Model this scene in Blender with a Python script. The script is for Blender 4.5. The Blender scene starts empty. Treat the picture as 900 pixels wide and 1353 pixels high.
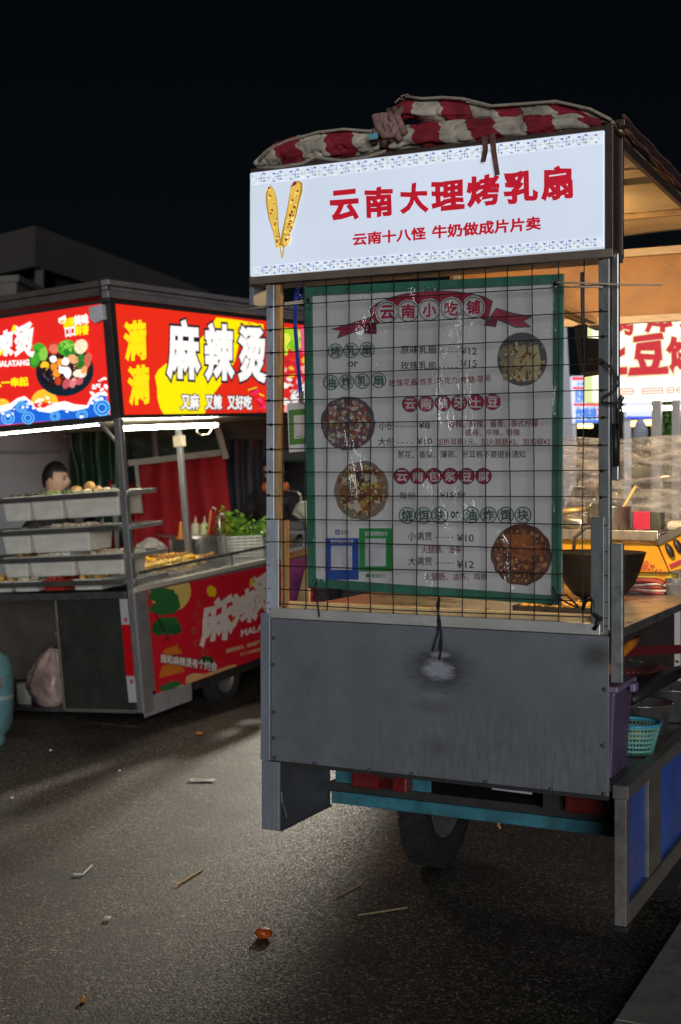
import bpy, bmesh, math, random
import numpy as np
from mathutils import Vector, Matrix, noise
random.seed(7)
SC = bpy.context.scene
COL = SC.collection
R = math.radians

# ------------------------------------------------------------------ camera, sky, sun, exposure
cam = bpy.data.cameras.new('camera')
camo = bpy.data.objects.new('camera', cam); COL.objects.link(camo)
camo.location = (0, 0, 1.5); camo.rotation_euler = (R(90), 0, 0)
cam.sensor_fit = 'VERTICAL'; cam.sensor_height = 36.0; cam.sensor_width = 24.0
cam.lens = 1705 / 1353 * 36.0
cam.shift_y = -41.5 / 1353
cam.clip_start = 0.05; cam.clip_end = 500
cam.dof.use_dof = True; cam.dof.focus_distance = 3.7; cam.dof.aperture_fstop = 5.0
SC.camera = camo

W = bpy.data.worlds.new('World'); SC.world = W; W.use_nodes = True
nt = W.node_tree
bg = nt.nodes['Background']
sky = nt.nodes.new('ShaderNodeTexSky'); sky.sky_type = 'NISHITA'; sky.sun_disc = False
SUN_EL, SUN_AZ = 7, 176          # glow of the market lane behind the camera
sky.sun_elevation = R(30); sky.sun_rotation = R(SUN_AZ)
nt.links.new(sky.outputs[0], bg.inputs[0]); bg.inputs[1].default_value = 0.0006

sun = bpy.data.lights.new('sun', 'SUN'); sun.energy = 1.5; sun.angle = R(24); sun.color = (.93, .96, 1.0)
suno = bpy.data.objects.new('sun', sun); COL.objects.link(suno)
el, az = R(SUN_EL), R(SUN_AZ)
sd = Vector((math.sin(az) * math.cos(el), math.cos(az) * math.cos(el), math.sin(el)))   # towards the lamp
suno.rotation_euler = sd.to_track_quat('Z', 'Y').to_euler()

vs = SC.view_settings
vs.view_transform = 'Standard'; vs.look = 'None'; vs.exposure = 0; vs.gamma = 1; vs.use_curve_mapping = False
SC.render.engine = 'CYCLES'
SC.cycles.use_denoising = True
SC.cycles.max_bounces = 7; SC.cycles.transparent_max_bounces = 12
SC.cycles.sample_clamp_indirect = 4.0
SC.cycles.caustics_reflective = False; SC.cycles.caustics_refractive = False

# ------------------------------------------------------------------ frames
F_, CX, HY, CH = 1705.0, 450.0, 635.0, 1.5

class Frame:
    """a local frame of a real plane-sided thing; hit() meets a sight line with one of its planes"""
    def __init__(s, o, ex, ey, ez):
        s.o = np.array(o, float); s.R = np.array([ex, ey, ez], float)
    def hit(s, u, v, ax, c):
        u = np.asarray(u, float); v = np.asarray(v, float)
        d = np.stack([(u - CX) / F_, np.ones_like(u), -(v - HY) / F_], -1)
        C = np.array([0, 0, CH]); n = s.R[ax]
        t = (c - (C - s.o) @ n) / (d @ n)
        return (C + t[..., None] * d - s.o) @ s.R.T
    def p(s, u, v, ax, c):
        return Vector(s.hit(u, v, ax, c))
    def mat(s):
        m = Matrix.Identity(4)
        for i in range(3):
            for j in range(3): m[i][j] = s.R[j][i]
            m[i][3] = s.o[i]
        return m
    def world(s, l): return Vector(s.o + np.asarray(l) @ s.R)

def unit(v): v = np.array(v, float); return v / np.linalg.norm(v)
EX = unit([.8985, -.439, 0]); EY = np.array([-EX[1], EX[0], 0]); EZ = np.array([0, 0, 1.])
WD = 1.0526
M = Frame((-.2378, 3.8621, 0), EX, EY, EZ)                     # main snack cart, front left corner
k1 = unit([.895, -.443, .060]); k2 = np.array([.439, .8985, .055]); k2 = unit(k2 - k1 * (k1 @ k2)); k3 = np.cross(k1, k2)
Yc = 7.81
K = Frame(((190 - CX) / F_ * Yc, Yc, CH - (945 - HY) / F_ * Yc), k1, k2, k3)   # tilted neighbour stall
WF = Frame((0, 0, 0), (1, 0, 0), (0, 1, 0), (0, 0, 1))

def lin(c): 
    c /= 255.0
    return c / 12.92 if c <= .04045 else ((c + .055) / 1.055) ** 2.4
def c8(r, g, b): return (lin(r), lin(g), lin(b), 1.0)

# ------------------------------------------------------------------ materials
MATS = {}
def nodes_of(name):
    m = bpy.data.materials.new(name); m.use_nodes = True
    return m, m.node_tree, m.node_tree.nodes, m.node_tree.links, m.node_tree.nodes['Principled BSDF']

def mat(name, col, rough=.5, metal=0.0, var=.18, scale=9.0, bump=.0, bscale=60.0, spec=.5, dirt=None, dirt_amt=.5, dirt_scale=3.0, rvar=.12, stretch=None):
    """procedural paint / metal / cloth: two scales of tone noise, roughness noise, optional dirt and bump"""
    if name in MATS: return MATS[name]
    m, t, n, l, b = nodes_of(name)
    tc = n.new('ShaderNodeTexCoord'); src = tc.outputs['Object']
    if stretch:
        mp = n.new('ShaderNodeMapping'); mp.inputs['Scale'].default_value = stretch
        l.new(src, mp.inputs[0]); src = mp.outputs[0]
    nz = n.new('ShaderNodeTexNoise'); nz.inputs['Scale'].default_value = scale; nz.inputs['Detail'].default_value = 7; nz.inputs['Roughness'].default_value = .65
    l.new(src, nz.inputs['Vector'])
    rp = n.new('ShaderNodeMapRange'); rp.inputs[1].default_value = .28; rp.inputs[2].default_value = .72
    rp.inputs[3].default_value = 1 - var; rp.inputs[4].default_value = 1 + var
    l.new(nz.outputs['Fac'], rp.inputs[0])
    mx = n.new('ShaderNodeMix'); mx.data_type = 'RGBA'; mx.blend_type = 'MULTIPLY'; mx.inputs[0].default_value = 1
    mx.inputs[6].default_value = (*col[:3], 1); l.new(rp.outputs[0], mx.inputs[7])
    out = mx.outputs[2]
    if dirt:
        nd = n.new('ShaderNodeTexNoise'); nd.inputs['Scale'].default_value = dirt_scale; nd.inputs['Detail'].default_value = 9; nd.inputs['Roughness'].default_value = .72
        l.new(src, nd.inputs['Vector'])
        rd = n.new('ShaderNodeMapRange'); rd.inputs[1].default_value = .48; rd.inputs[2].default_value = .75; rd.inputs[4].default_value = dirt_amt
        l.new(nd.outputs['Fac'], rd.inputs[0])
        m2 = n.new('ShaderNodeMix'); m2.data_type = 'RGBA'; l.new(rd.outputs[0], m2.inputs[0]); l.new(out, m2.inputs[6]); m2.inputs[7].default_value = (*dirt[:3], 1)
        out = m2.outputs[2]
    l.new(out, b.inputs['Base Color'])
    rr = n.new('ShaderNodeMapRange'); rr.inputs[3].default_value = max(.03, rough - rvar); rr.inputs[4].default_value = min(1, rough + rvar)
    l.new(nz.outputs['Fac'], rr.inputs[0]); l.new(rr.outputs[0], b.inputs['Roughness'])
    b.inputs['Metallic'].default_value = metal; b.inputs['Specular IOR Level'].default_value = spec
    if bump:
        nb = n.new('ShaderNodeTexNoise'); nb.inputs['Scale'].default_value = bscale; nb.inputs['Detail'].default_value = 4
        l.new(src, nb.inputs['Vector'])
        bp = n.new('ShaderNodeBump'); bp.inputs['Strength'].default_value = bump; bp.inputs['Distance'].default_value = .01
        l.new(nb.outputs['Fac'], bp.inputs['Height']); l.new(bp.outputs[0], b.inputs['Normal'])
    MATS[name] = m; return m

def glow(name, col, s, var=0.0):
    if name in MATS: return MATS[name]
    m, t, n, l, b = nodes_of(name)
    b.inputs['Base Color'].default_value = (*col[:3], 1); b.inputs['Roughness'].default_value = .35
    b.inputs['Emission Color'].default_value = (*col[:3], 1); b.inputs['Emission Strength'].default_value = s
    if var:   # tubes behind the sheet light it a little unevenly
        tc = n.new('ShaderNodeTexCoord'); nz = n.new('ShaderNodeTexNoise'); nz.inputs['Scale'].default_value = 2.2
        l.new(tc.outputs['Object'], nz.inputs['Vector'])
        rp = n.new('ShaderNodeMapRange'); rp.inputs[1].default_value = .3; rp.inputs[2].default_value = .7; rp.inputs[3].default_value = s * (1 - var); rp.inputs[4].default_value = s * (1 + var)
        l.new(nz.outputs['Fac'], rp.inputs[0]); l.new(rp.outputs[0], b.inputs['Emission Strength'])
    MATS[name] = m; return m

def printed(name, emit=0.0, rough=.45, gain=1.0):
    """ink colours come from the mesh's colour attribute 'ink'; emit > 0 for a back-lit sheet"""
    if name in MATS: return MATS[name]
    m, t, n, l, b = nodes_of(name)
    a = n.new('ShaderNodeAttribute'); a.attribute_name = 'ink'
    tc = n.new('ShaderNodeTexCoord'); nz = n.new('ShaderNodeTexNoise'); nz.inputs['Scale'].default_value = 40; nz.inputs['Detail'].default_value = 4
    l.new(tc.outputs['Object'], nz.inputs['Vector'])
    rp = n.new('ShaderNodeMapRange'); rp.inputs[1].default_value = .3; rp.inputs[2].default_value = .7; rp.inputs[3].default_value = .9 * gain; rp.inputs[4].default_value = 1.06 * gain
    l.new(nz.outputs['Fac'], rp.inputs[0])
    mx = n.new('ShaderNodeMix'); mx.data_type = 'RGBA'; mx.blend_type = 'MULTIPLY'; mx.inputs[0].default_value = 1
    l.new(a.outputs['Color'], mx.inputs[6]); l.new(rp.outputs[0], mx.inputs[7])
    l.new(mx.outputs[2], b.inputs['Base Color']); b.inputs['Roughness'].default_value = rough
    if emit:
        l.new(mx.outputs[2], b.inputs['Emission Color']); b.inputs['Emission Strength'].default_value = emit
        m.cycles.emission_sampling = 'NONE'
    MATS[name] = m; return m

# ------------------------------------------------------------------ objects
def tag(o, label=None, cat=None, group=None, kind=None):
    if label: o['label'] = label
    if cat: o['category'] = cat
    if group: o['group'] = group
    if kind: o['kind'] = kind
    return o
def empty(name, label, cat, loc=(0, 0, 0), rz=0, group=None, frame=None):
    o = bpy.data.objects.new(name, None); COL.objects.link(o); o.empty_display_size = .1
    if frame: o.matrix_world = frame.mat()
    else: o.location = loc; o.rotation_euler = (0, 0, rz)
    return tag(o, label, cat, group)
def children(o): return [c for c in COL.objects if c.parent == o]
def copy_tree(o, parent=None):
    c = o.copy(); COL.objects.link(c); c.parent = parent
    for ch in children(o): copy_tree(ch, c)
    return c

class B:
    """collects shapes in one bmesh; build() links it as ONE mesh object"""
    def __init__(s): s.bm = bmesh.new(); s.mi = 0
    def _done(s, geom):
        for f in geom: f.material_index = s.mi
    def hexa(s, P):
        vs_ = [s.bm.verts.new(p) for p in P]
        s._done([s.bm.faces.new([vs_[i] for i in f]) for f in ((0, 3, 2, 1), (4, 5, 6, 7), (0, 1, 5, 4), (1, 2, 6, 5), (2, 3, 7, 6), (3, 0, 4, 7))]); return s
    def box(s, x0, x1, y0, y1, z0, z1):
        return s.hexa([(x0, y0, z0), (x1, y0, z0), (x1, y1, z0), (x0, y1, z0), (x0, y0, z1), (x1, y0, z1), (x1, y1, z1), (x0, y1, z1)])
    def bar(s, a, b, w, h=None, up=(0, 0, 1)):
        """square bar between two points"""
        h = h or w; a = Vector(a); b = Vector(b); d = (b - a).normalized(); up = Vector(up)
        if abs(d.dot(up)) > .95: up = Vector((0, 1, 0))
        x = d.cross(up).normalized() * w / 2; z = x.cross(d).normalized() * h / 2
        return s.hexa([a - x - z, a + x - z, b + x - z, b - x - z, a - x + z, a + x + z, b + x + z, b - x + z])
    def tube(s, pts, r, n=8, cap=True):
        pts = [Vector(p) for p in pts]; rs = r if isinstance(r, (list, tuple)) else [r] * len(pts)
        rings = []; ref = None
        for i, p in enumerate(pts):
            d = (pts[min(i + 1, len(pts) - 1)] - pts[max(i - 1, 0)])
            d = d.normalized() if d.length > 1e-9 else Vector((0, 0, 1))
            if ref is None: ref = Vector((0, 0, 1)) if abs(d.z) < .9 else Vector((1, 0, 0))
            x = d.cross(ref).normalized(); y = d.cross(x).normalized(); ref = -y if True else ref
            ref = x.cross(d).normalized()
            rings.append([s.bm.verts.new(p + (x * math.cos(2 * math.pi * k / n) + y * math.sin(2 * math.pi * k / n)) * rs[i]) for k in range(n)])
        fs = []
        for a, b in zip(rings, rings[1:]):
            for k in range(n): fs.append(s.bm.faces.new((a[k], a[(k + 1) % n], b[(k + 1) % n], b[k])))
        if cap: fs += [s.bm.faces.new(rings[0][::-1]), s.bm.faces.new(rings[-1])]
        s._done(fs); return s
    def lathe(s, prof, c=(0, 0, 0), n=24, axis='z', cap=True):
        rings = []
        for r, h in prof:
            ring = []
            for k in range(n):
                a = 2 * math.pi * k / n; q = (r * math.cos(a), r * math.sin(a), h)
                if axis == 'x': q = (h, r * math.cos(a), r * math.sin(a))
                if axis == 'y': q = (r * math.cos(a), h, r * math.sin(a))
                ring.append(s.bm.verts.new(Vector(q) + Vector(c)))
            rings.append(ring)
        fs = []
        for a, b in zip(rings, rings[1:]):
            for k in range(n): fs.append(s.bm.faces.new((a[k], a[(k + 1) % n], b[(k + 1) % n], b[k])))
        if cap: fs += [s.bm.faces.new(rings[0][::-1]), s.bm.faces.new(rings[-1])]
        s._done(fs); return s
    def blob(s, c, r, seg=16, rings=10, fn=None, rot=None):
        r = (r, r, r) if not isinstance(r, (tuple, list)) else r
        g = bmesh.ops.create_uvsphere(s.bm, u_segments=seg, v_segments=rings, radius=1.0)
        fs = set()
        for v in g['verts']:
            q = v.co.copy()
            if fn: q = fn(q)
            q = Vector((q.x * r[0], q.y * r[1], q.z * r[2]))
            if rot is not None: q = rot @ q
            v.co = q + Vector(c)
            fs.update(v.link_faces)
        s._done(fs); return s
    def poly(s, pts):
        s._done([s.bm.faces.new([s.bm.verts.new(p) for p in pts])]); return s
    def prism(s, pts, d):
        d = Vector(d); a = [s.bm.verts.new(Vector(p)) for p in pts]; b = [s.bm.verts.new(Vector(p) + d) for p in pts]
        n = len(a); fs = [s.bm.faces.new(a[::-1]), s.bm.faces.new(b)]
        for i in range(n): fs.append(s.bm.faces.new((a[i], a[(i + 1) % n], b[(i + 1) % n], b[i])))
        s._done(fs); return s
    def grid(s, fn, nu, nv):
        vv = [[s.bm.verts.new(fn(i / nu, j / nv)) for j in range(nv + 1)] for i in range(nu + 1)]
        s._done([s.bm.faces.new((vv[i][j], vv[i + 1][j], vv[i + 1][j + 1], vv[i][j + 1])) for i in range(nu) for j in range(nv)]); return s
    def build(s, name, mats, parent=None, bevel=0.0, smooth=False, thick=0.0, sub=0, seg=2, normals=True):
        if normals: bmesh.ops.recalc_face_normals(s.bm, faces=s.bm.faces[:])
        me = bpy.data.meshes.new(name); s.bm.to_mesh(me); s.bm.free()
        for m_ in (mats if isinstance(mats, (list, tuple)) else [mats]): me.materials.append(m_)
        if smooth:
            for p in me.polygons: p.use_smooth = True
        o = bpy.data.objects.new(name, me); COL.objects.link(o); o.parent = parent
        if thick:
            md = o.modifiers.new('solid', 'SOLIDIFY'); md.thickness = thick; md.offset = 0
        if sub:
            md = o.modifiers.new('sub', 'SUBSURF'); md.levels = sub; md.render_levels = sub
        if bevel:
            md = o.modifiers.new('bevel', 'BEVEL'); md.width = bevel; md.segments = seg; md.limit_method = 'ANGLE'; md.angle_limit = R(40)
        return o

# ------------------------------------------------------------------ flat print: ink polygons and lettering on a real plane
GLY = {}
def glyphs(body, bold):
    key = (body, bold)
    if key in GLY: return GLY[key]
    c = bpy.data.curves.new('txt', 'FONT'); c.body = body; c.size = 1; c.resolution_u = 3
    c.bevel_depth = bold; c.bevel_resolution = 0; c.fill_mode = 'FRONT'
    o = bpy.data.objects.new('txt', c); COL.objects.link(o)
    me = bpy.data.meshes.new_from_object(o.evaluated_get(bpy.context.evaluated_depsgraph_get()))
    bpy.data.objects.remove(o); bpy.data.curves.remove(c)
    v = np.array([x.co[:] for x in me.vertices]); f = [tuple(p.vertices) for p in me.polygons]
    bpy.data.meshes.remove(me)
    GLY[key] = (v, f); return v, f

INKED = {}
class Ink:
    def __init__(s, frame, ax, c, sign, step=.0004):
        s.fr, s.ax, s.c, s.sign, s.step = frame, ax, c, sign, step
        s.v, s.f, s.col = [], [], []
        s.boxes = INKED.setdefault((id(frame), ax, round(c, 2)), [])       # prints on one plane share their layers
    def _add(s, uv, faces, col, extra=None):
        lo, hi = uv.min(0), uv.max(0); bx = s.boxes
        ly = 2 + max([b[4] for b in bx if b[0] < hi[0] and b[2] > lo[0] and b[1] < hi[1] and b[3] > lo[1]], default=0)
        bx.append((lo[0], lo[1], hi[0], hi[1], ly))
        off = s.c + s.sign * s.step * .25 * ly
        P = s.fr.hit(uv[:, 0], uv[:, 1], s.ax, s.c)
        P[:, s.ax] = off + (s.sign * extra if extra is not None else 0)
        b = len(s.v); s.v += [tuple(p) for p in P]
        for f in faces: s.f.append(tuple(i + b for i in f)); s.col.append(col)
    def poly(s, pts, col): pts = np.array(pts, float); s._add(pts, [tuple(range(len(pts)))], col)
    def disc(s, u, v, ru, rv, col, n=28, rot=0.0, jit=0.0):
        a = np.linspace(0, 2 * np.pi, n, endpoint=False)
        k = 1 + jit * np.array([random.uniform(-1, 1) for _ in range(n)])
        x, y = np.cos(a) * ru * k, np.sin(a) * rv * k
        s.poly(np.stack([u + x * math.cos(rot) - y * math.sin(rot), v + x * math.sin(rot) + y * math.cos(rot)], -1), col)
    def line(s, a, b, w, col):
        a = np.array(a, float); b = np.array(b, float); d = (b - a) / max(1e-6, np.linalg.norm(b - a)); n = np.array([-d[1], d[0]]) * w / 2
        s.poly([a - n, b - n, b + n, a + n], col)
    def text(s, body, quad, col, bold=.0, warp=None):
        """quad: TL, TR, BR, BL corners"""
        v0, _ = glyphs(body, 0.0); v, f = glyphs(body, bold)
        mn, mx = v0[:, :2].min(0), v0[:, :2].max(0)
        st = (v[:, :2] - mn) / (mx - mn)
        a, b = st[:, 0:1], st[:, 1:2]
        if warp: a, b = warp(a, b)
        TL, TR, BR, BL = [np.array(q, float) for q in quad]
        uv = (1 - b) * ((1 - a) * BL + a * BR) + b * ((1 - a) * TL + a * TR)
        s._add(uv, f, col, extra=(v[:, 2] / max(bold, 1e-6) * .00006 if bold else None))
    def build(s, name, material, parent):
        me = bpy.data.meshes.new(name); me.from_pydata(s.v, [], s.f); me.update()
        at = me.color_attributes.new('ink', 'FLOAT_COLOR', 'CORNER')
        cols = np.ones((len(me.loops), 4), np.float32)
        for p, c in zip(me.polygons, s.col): cols[p.loop_start:p.loop_start + p.loop_total] = c
        at.data.foreach_set('color', cols.ravel()); me.materials.append(material)
        o = bpy.data.objects.new(name, me); COL.objects.link(o); o.parent = parent
        return o
def tq(u0, u1, vt, vb, slope=0.0):
    d = (u1 - u0) * slope
    return [(u0, vt), (u1, vt + d), (u1, vb + d), (u0, vb)]
def Z(ou, ov, s): return lambda *p: [(ou + x / s, ov + y / s) for x, y in p]
def blotches(ink, u, v, ru, rv, cols, n, smin, smax):
    for _ in range(n):
        a = random.uniform(0, 6.283); r = math.sqrt(random.random()); q = random.uniform(smin, smax)
        r *= max(0, 1 - q / min(ru, rv))
        ink.disc(u + math.cos(a) * r * ru, v + math.sin(a) * r * rv, q, q * random.uniform(.45, .9), random.choice(cols), 9, random.uniform(0, 3.1), .25)

# shared materials
galv = mat('galvanised', (.30, .33, .37), .5, .35, .14, 14, .05, 220, dirt=(.10, .10, .10), dirt_amt=.5, dirt_scale=7, stretch=(1, 1, .6))
steel = mat('stainless', (.55, .55, .54), .28, .9, .12, 30, .03, 90, stretch=(1, 1, .1))
dsteel = mat('dark_steel', (.10, .10, .105), .45, .5, .3, 20, .08, 120, dirt=(.05, .04, .03), dirt_amt=.6, dirt_scale=8)
alu = mat('aluminium', (.55, .54, .55), .32, .85, .12, 14, .04, 60, dirt=(.18, .15, .13), dirt_amt=.4, dirt_scale=6)
wood = mat('wood_strip', (.46, .26, .10), .6, 0, .35, 18, .2, 90, stretch=(8, 8, 1))
black = mat('black_plastic', (.018, .018, .02), .45, 0, .2, 20)
rubber = mat('tyre_rubber', (.011, .011, .011), .8, 0, .3, 30, .3, 120, dirt=(.035, .032, .028), dirt_amt=.6, dirt_scale=14)
cordm = mat('black_cord', (.012, .012, .013), .7, 0, .2, 60, .3, 300)

# ================================================================== SETTING: asphalt, concrete strip
def asphalt():
    m, t, n, l, b = nodes_of('asphalt')
    tc = n.new('ShaderNodeTexCoord'); src = tc.outputs['Object']
    vo = n.new('ShaderNodeTexVoronoi'); vo.inputs['Scale'].default_value = 135; l.new(src, vo.inputs['Vector'])
    vo2 = n.new('ShaderNodeTexVoronoi'); vo2.inputs['Scale'].default_value = 260; l.new(src, vo2.inputs['Vector'])
    sep = n.new('ShaderNodeSeparateColor'); l.new(vo.outputs['Color'], sep.inputs[0])
    cr = n.new('ShaderNodeValToRGB'); e = cr.color_ramp.elements
    e[0].position = .0; e[0].color = (.014, .013, .0125, 1); e[1].position = 1; e[1].color = (.42, .37, .28, 1)
    x = cr.color_ramp.elements.new(.62); x.color = (.030, .028, .025, 1)
    x = cr.color_ramp.elements.new(.86); x.color = (.12, .105, .082, 1)
    l.new(sep.outputs[0], cr.inputs[0])
    nz = n.new('ShaderNodeTexNoise'); nz.inputs['Scale'].default_value = .9; nz.inputs['Detail'].default_value = 8; nz.inputs['Roughness'].default_value = .7
    l.new(src, nz.inputs['Vector'])
    rp = n.new('ShaderNodeMapRange'); rp.inputs[1].default_value = .3; rp.inputs[2].default_value = .7; rp.inputs[3].default_value = .42; rp.inputs[4].default_value = 1.45
    l.new(nz.outputs['Fac'], rp.inputs[0])
    mx = n.new('ShaderNodeMix'); mx.data_type = 'RGBA'; mx.blend_type = 'MULTIPLY'; mx.inputs[0].default_value = 1
    l.new(cr.outputs[0], mx.inputs[6]); l.new(rp.outputs[0], mx.inputs[7])
    # oil and spill stains
    ns = n.new('ShaderNodeTexNoise'); ns.inputs['Scale'].default_value = 2.3; ns.inputs['Detail'].default_value = 6; l.new(src, ns.inputs['Vector'])
    rs = n.new('ShaderNodeMapRange'); rs.inputs[1].default_value = .53; rs.inputs[2].default_value = .66; rs.inputs[4].default_value = .75; l.new(ns.outputs['Fac'], rs.inputs[0])
    m2 = n.new('ShaderNodeMix'); m2.data_type = 'RGBA'; l.new(rs.outputs[0], m2.inputs[0]); l.new(mx.outputs[2], m2.inputs[6]); m2.inputs[7].default_value = (.017, .016, .015, 1)
    l.new(m2.outputs[2], b.inputs['Base Color'])
    rr = n.new('ShaderNodeMapRange'); rr.inputs[3].default_value = .42; rr.inputs[4].default_value = .8; l.new(sep.outputs[1], rr.inputs[0])
    l.new(rr.outputs[0], b.inputs['Roughness']); b.inputs['Specular IOR Level'].default_value = .45
    ad = n.new('ShaderNodeMath'); ad.operation = 'MULTIPLY_ADD'; l.new(vo2.outputs['Distance'], ad.inputs[0]); ad.inputs[1].default_value = .5; l.new(vo.outputs['Distance'], ad.inputs[2])
    bp = n.new('ShaderNodeBump'); bp.invert = True; bp.inputs['Strength'].default_value = .36; bp.inputs['Distance'].default_value = .003
    l.new(ad.outputs[0], bp.inputs['Height']); l.new(bp.outputs[0], b.inputs['Normal'])
    return m
g = B().poly([(-150, -60, 0), (150, -60, 0), (150, 240, 0), (-150, 240, 0)]).build('asphalt_ground', asphalt())
tag(g, 'dark coarse asphalt of the market lane', 'ground', kind='structure')
conc = mat('concrete', (.36, .34, .30), .85, 0, .3, 12, .35, 140, dirt=(.10, .09, .08), dirt_amt=.8, dirt_scale=4)
a0 = WF.p(812, 1353, 2, 0); dd = Vector(EY); nn = Vector(EX)
k = B(); s0 = a0 - dd * 3
for i in range(14):
    p0 = s0 + dd * (i * 1.0 + .004); p1 = s0 + dd * (i * 1.0 + .996)
    k.prism([p0, p1, p1 + nn * .9, p0 + nn * .9], (0, 0, .012))
o = k.build('concrete_gutter', conc, bevel=.004); tag(o, 'worn concrete gutter strip along the lane edge', 'kerb', kind='structure')

# ================================================================== MAIN SNACK CART
cart = empty('snack_cart', 'grey sheet-metal three-wheeled snack cart under a white lightbox with red lettering', 'food cart', frame=M)
hx = lambda u, v, y: M.hit(u, v, 1, y)

def panel_mat():
    m, t, n, l, b = nodes_of('panel_grey')
    tc = n.new('ShaderNodeTexCoord'); src = tc.outputs['Object']
    nz = n.new('ShaderNodeTexNoise'); nz.inputs['Scale'].default_value = 5; nz.inputs['Detail'].default_value = 10; nz.inputs['Roughness'].default_value = .7; l.new(src, nz.inputs['Vector'])
    cr = n.new('ShaderNodeValToRGB'); e = cr.color_ramp.elements; e[0].position = .3; e[0].color = (.145, .154, .170, 1); e[1].position = .7; e[1].color = (.225, .236, .255, 1)
    l.new(nz.outputs['Fac'], cr.inputs[0]); cur = cr.outputs[0]
    def layer(cur, fac, col):
        mx = n.new('ShaderNodeMix'); mx.data_type = 'RGBA'; l.new(fac, mx.inputs[0]); l.new(cur, mx.inputs[6]); mx.inputs[7].default_value = (*col, 1); return mx.outputs[2]
    mp = n.new('ShaderNodeMapping'); mp.inputs['Scale'].default_value = (34, 34, 5); l.new(src, mp.inputs[0])
    ns = n.new('ShaderNodeTexNoise'); ns.inputs['Scale'].default_value = 2.2; ns.inputs['Detail'].default_value = 9; ns.inputs['Roughness'].default_value = .75; l.new(mp.outputs[0], ns.inputs['Vector'])
    sx = n.new('ShaderNodeSeparateXYZ'); l.new(src, sx.inputs[0])
    # grime collects in the lower right half of the sheet
    gz = n.new('ShaderNodeMapRange'); gz.inputs[1].default_value = .96; gz.inputs[2].default_value = .74; l.new(sx.outputs['Z'], gz.inputs[0])
    gx = n.new('ShaderNodeMapRange'); gx.inputs[1].default_value = .2; gx.inputs[2].default_value = .85; gx.inputs[3].default_value = .25; l.new(sx.outputs['X'], gx.inputs[0])
    mm = n.new('ShaderNodeMath'); mm.operation = 'MULTIPLY'; l.new(gz.outputs[0], mm.inputs[0]); l.new(gx.outputs[0], mm.inputs[1])
    rs = n.new('ShaderNodeMapRange'); rs.inputs[1].default_value = .42; rs.inputs[2].default_value = .66; rs.inputs[4].default_value = .62; l.new(ns.outputs['Fac'], rs.inputs[0])
    mm2 = n.new('ShaderNodeMath'); mm2.operation = 'MULTIPLY'; l.new(mm.outputs[0], mm2.inputs[0]); l.new(rs.outputs[0], mm2.inputs[1])
    cur = layer(cur, mm2.outputs[0], (.065, .068, .072))
    # weld scorch and bare scuff: distance from a point, broken up by noise
    nb = n.new('ShaderNodeTexNoise'); nb.inputs['Scale'].default_value = 46; nb.inputs['Detail'].default_value = 9; nb.inputs['Roughness'].default_value = .7
    mp2 = n.new('ShaderNodeMapping'); mp2.inputs['Scale'].default_value = (.45, 1, 1.6); l.new(src, mp2.inputs[0]); l.new(mp2.outputs[0], nb.inputs['Vector'])
    def spot(cur, x, z, rx, rz, col, amt, soft, brk):
        ax = n.new('ShaderNodeMath'); ax.operation = 'MULTIPLY_ADD'; l.new(sx.outputs['X'], ax.inputs[0]); ax.inputs[1].default_value = 1 / rx; ax.inputs[2].default_value = -x / rx
        az_ = n.new('ShaderNodeMath'); az_.operation = 'MULTIPLY_ADD'; l.new(sx.outputs['Z'], az_.inputs[0]); az_.inputs[1].default_value = 1 / rz; az_.inputs[2].default_value = -z / rz
        cv = n.new('ShaderNodeCombineXYZ'); l.new(ax.outputs[0], cv.inputs[0]); l.new(az_.outputs[0], cv.inputs[1])
        ln = n.new('ShaderNodeVectorMath'); ln.operation = 'LENGTH'; l.new(cv.outputs[0], ln.inputs[0])
        ad = n.new('ShaderNodeMath'); ad.operation = 'MULTIPLY_ADD'; l.new(nb.outputs['Fac'], ad.inputs[0]); ad.inputs[1].default_value = brk; l.new(ln.outputs['Value'], ad.inputs[2])
        mr = n.new('ShaderNodeMapRange'); mr.inputs[1].default_value = 1 + soft + brk * .5; mr.inputs[2].default_value = 1 - soft + brk * .5; mr.inputs[3].default_value = 0; mr.inputs[4].default_value = amt
        l.new(ad.outputs[0], mr.inputs[0]); return layer(cur, mr.outputs[0], col)
    cx, _, cz = hx(580, 882, 0)
    cur = spot(cur, cx, cz, .072, .050, (.026, .026, .031), .92, .6, 1.6)
    cur = spot(cur, cx - .004, cz - .006, .040, .026, (.40, .40, .45), .9, .35, 2.6)
    cur = spot(cur, cx + .005, cz + .036, .026, .008, (.34, .34, .38), .8, .3, 1.4)
    cx2, _, cz2 = hx(572, 918, 0); cur = spot(cur, cx2, cz2, .035, .006, (.28, .28, .32), .45, .5, 1.6)
    cx2, _, cz2 = hx(572, 935, 0); cur = spot(cur, cx2, cz2, .05, .016, (.07, .065, .06), .35, .6, 1.8)
    cx3, _, cz3 = hx(789, 866, 0); cur = spot(cur, cx3, cz3, .035, .03, (.055, .05, .04), .75, .6, .8)
    cx4, _, cz4 = hx(575, 985, 0); cur = spot(cur, cx4, cz4, .04, .022, (.06, .058, .055), .3, .6, 1.4)
    wvn = n.new('ShaderNodeTexNoise'); wvn.inputs['Scale'].default_value = 330; wvn.inputs['Detail'].default_value = 2; l.new(src, wvn.inputs['Vector'])
    wr2 = n.new('ShaderNodeMapRange'); wr2.inputs[1].default_value = .3; wr2.inputs[2].default_value = .7; wr2.inputs[3].default_value = .80; wr2.inputs[4].default_value = 1.22; l.new(wvn.outputs['Fac'], wr2.inputs[0])
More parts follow.
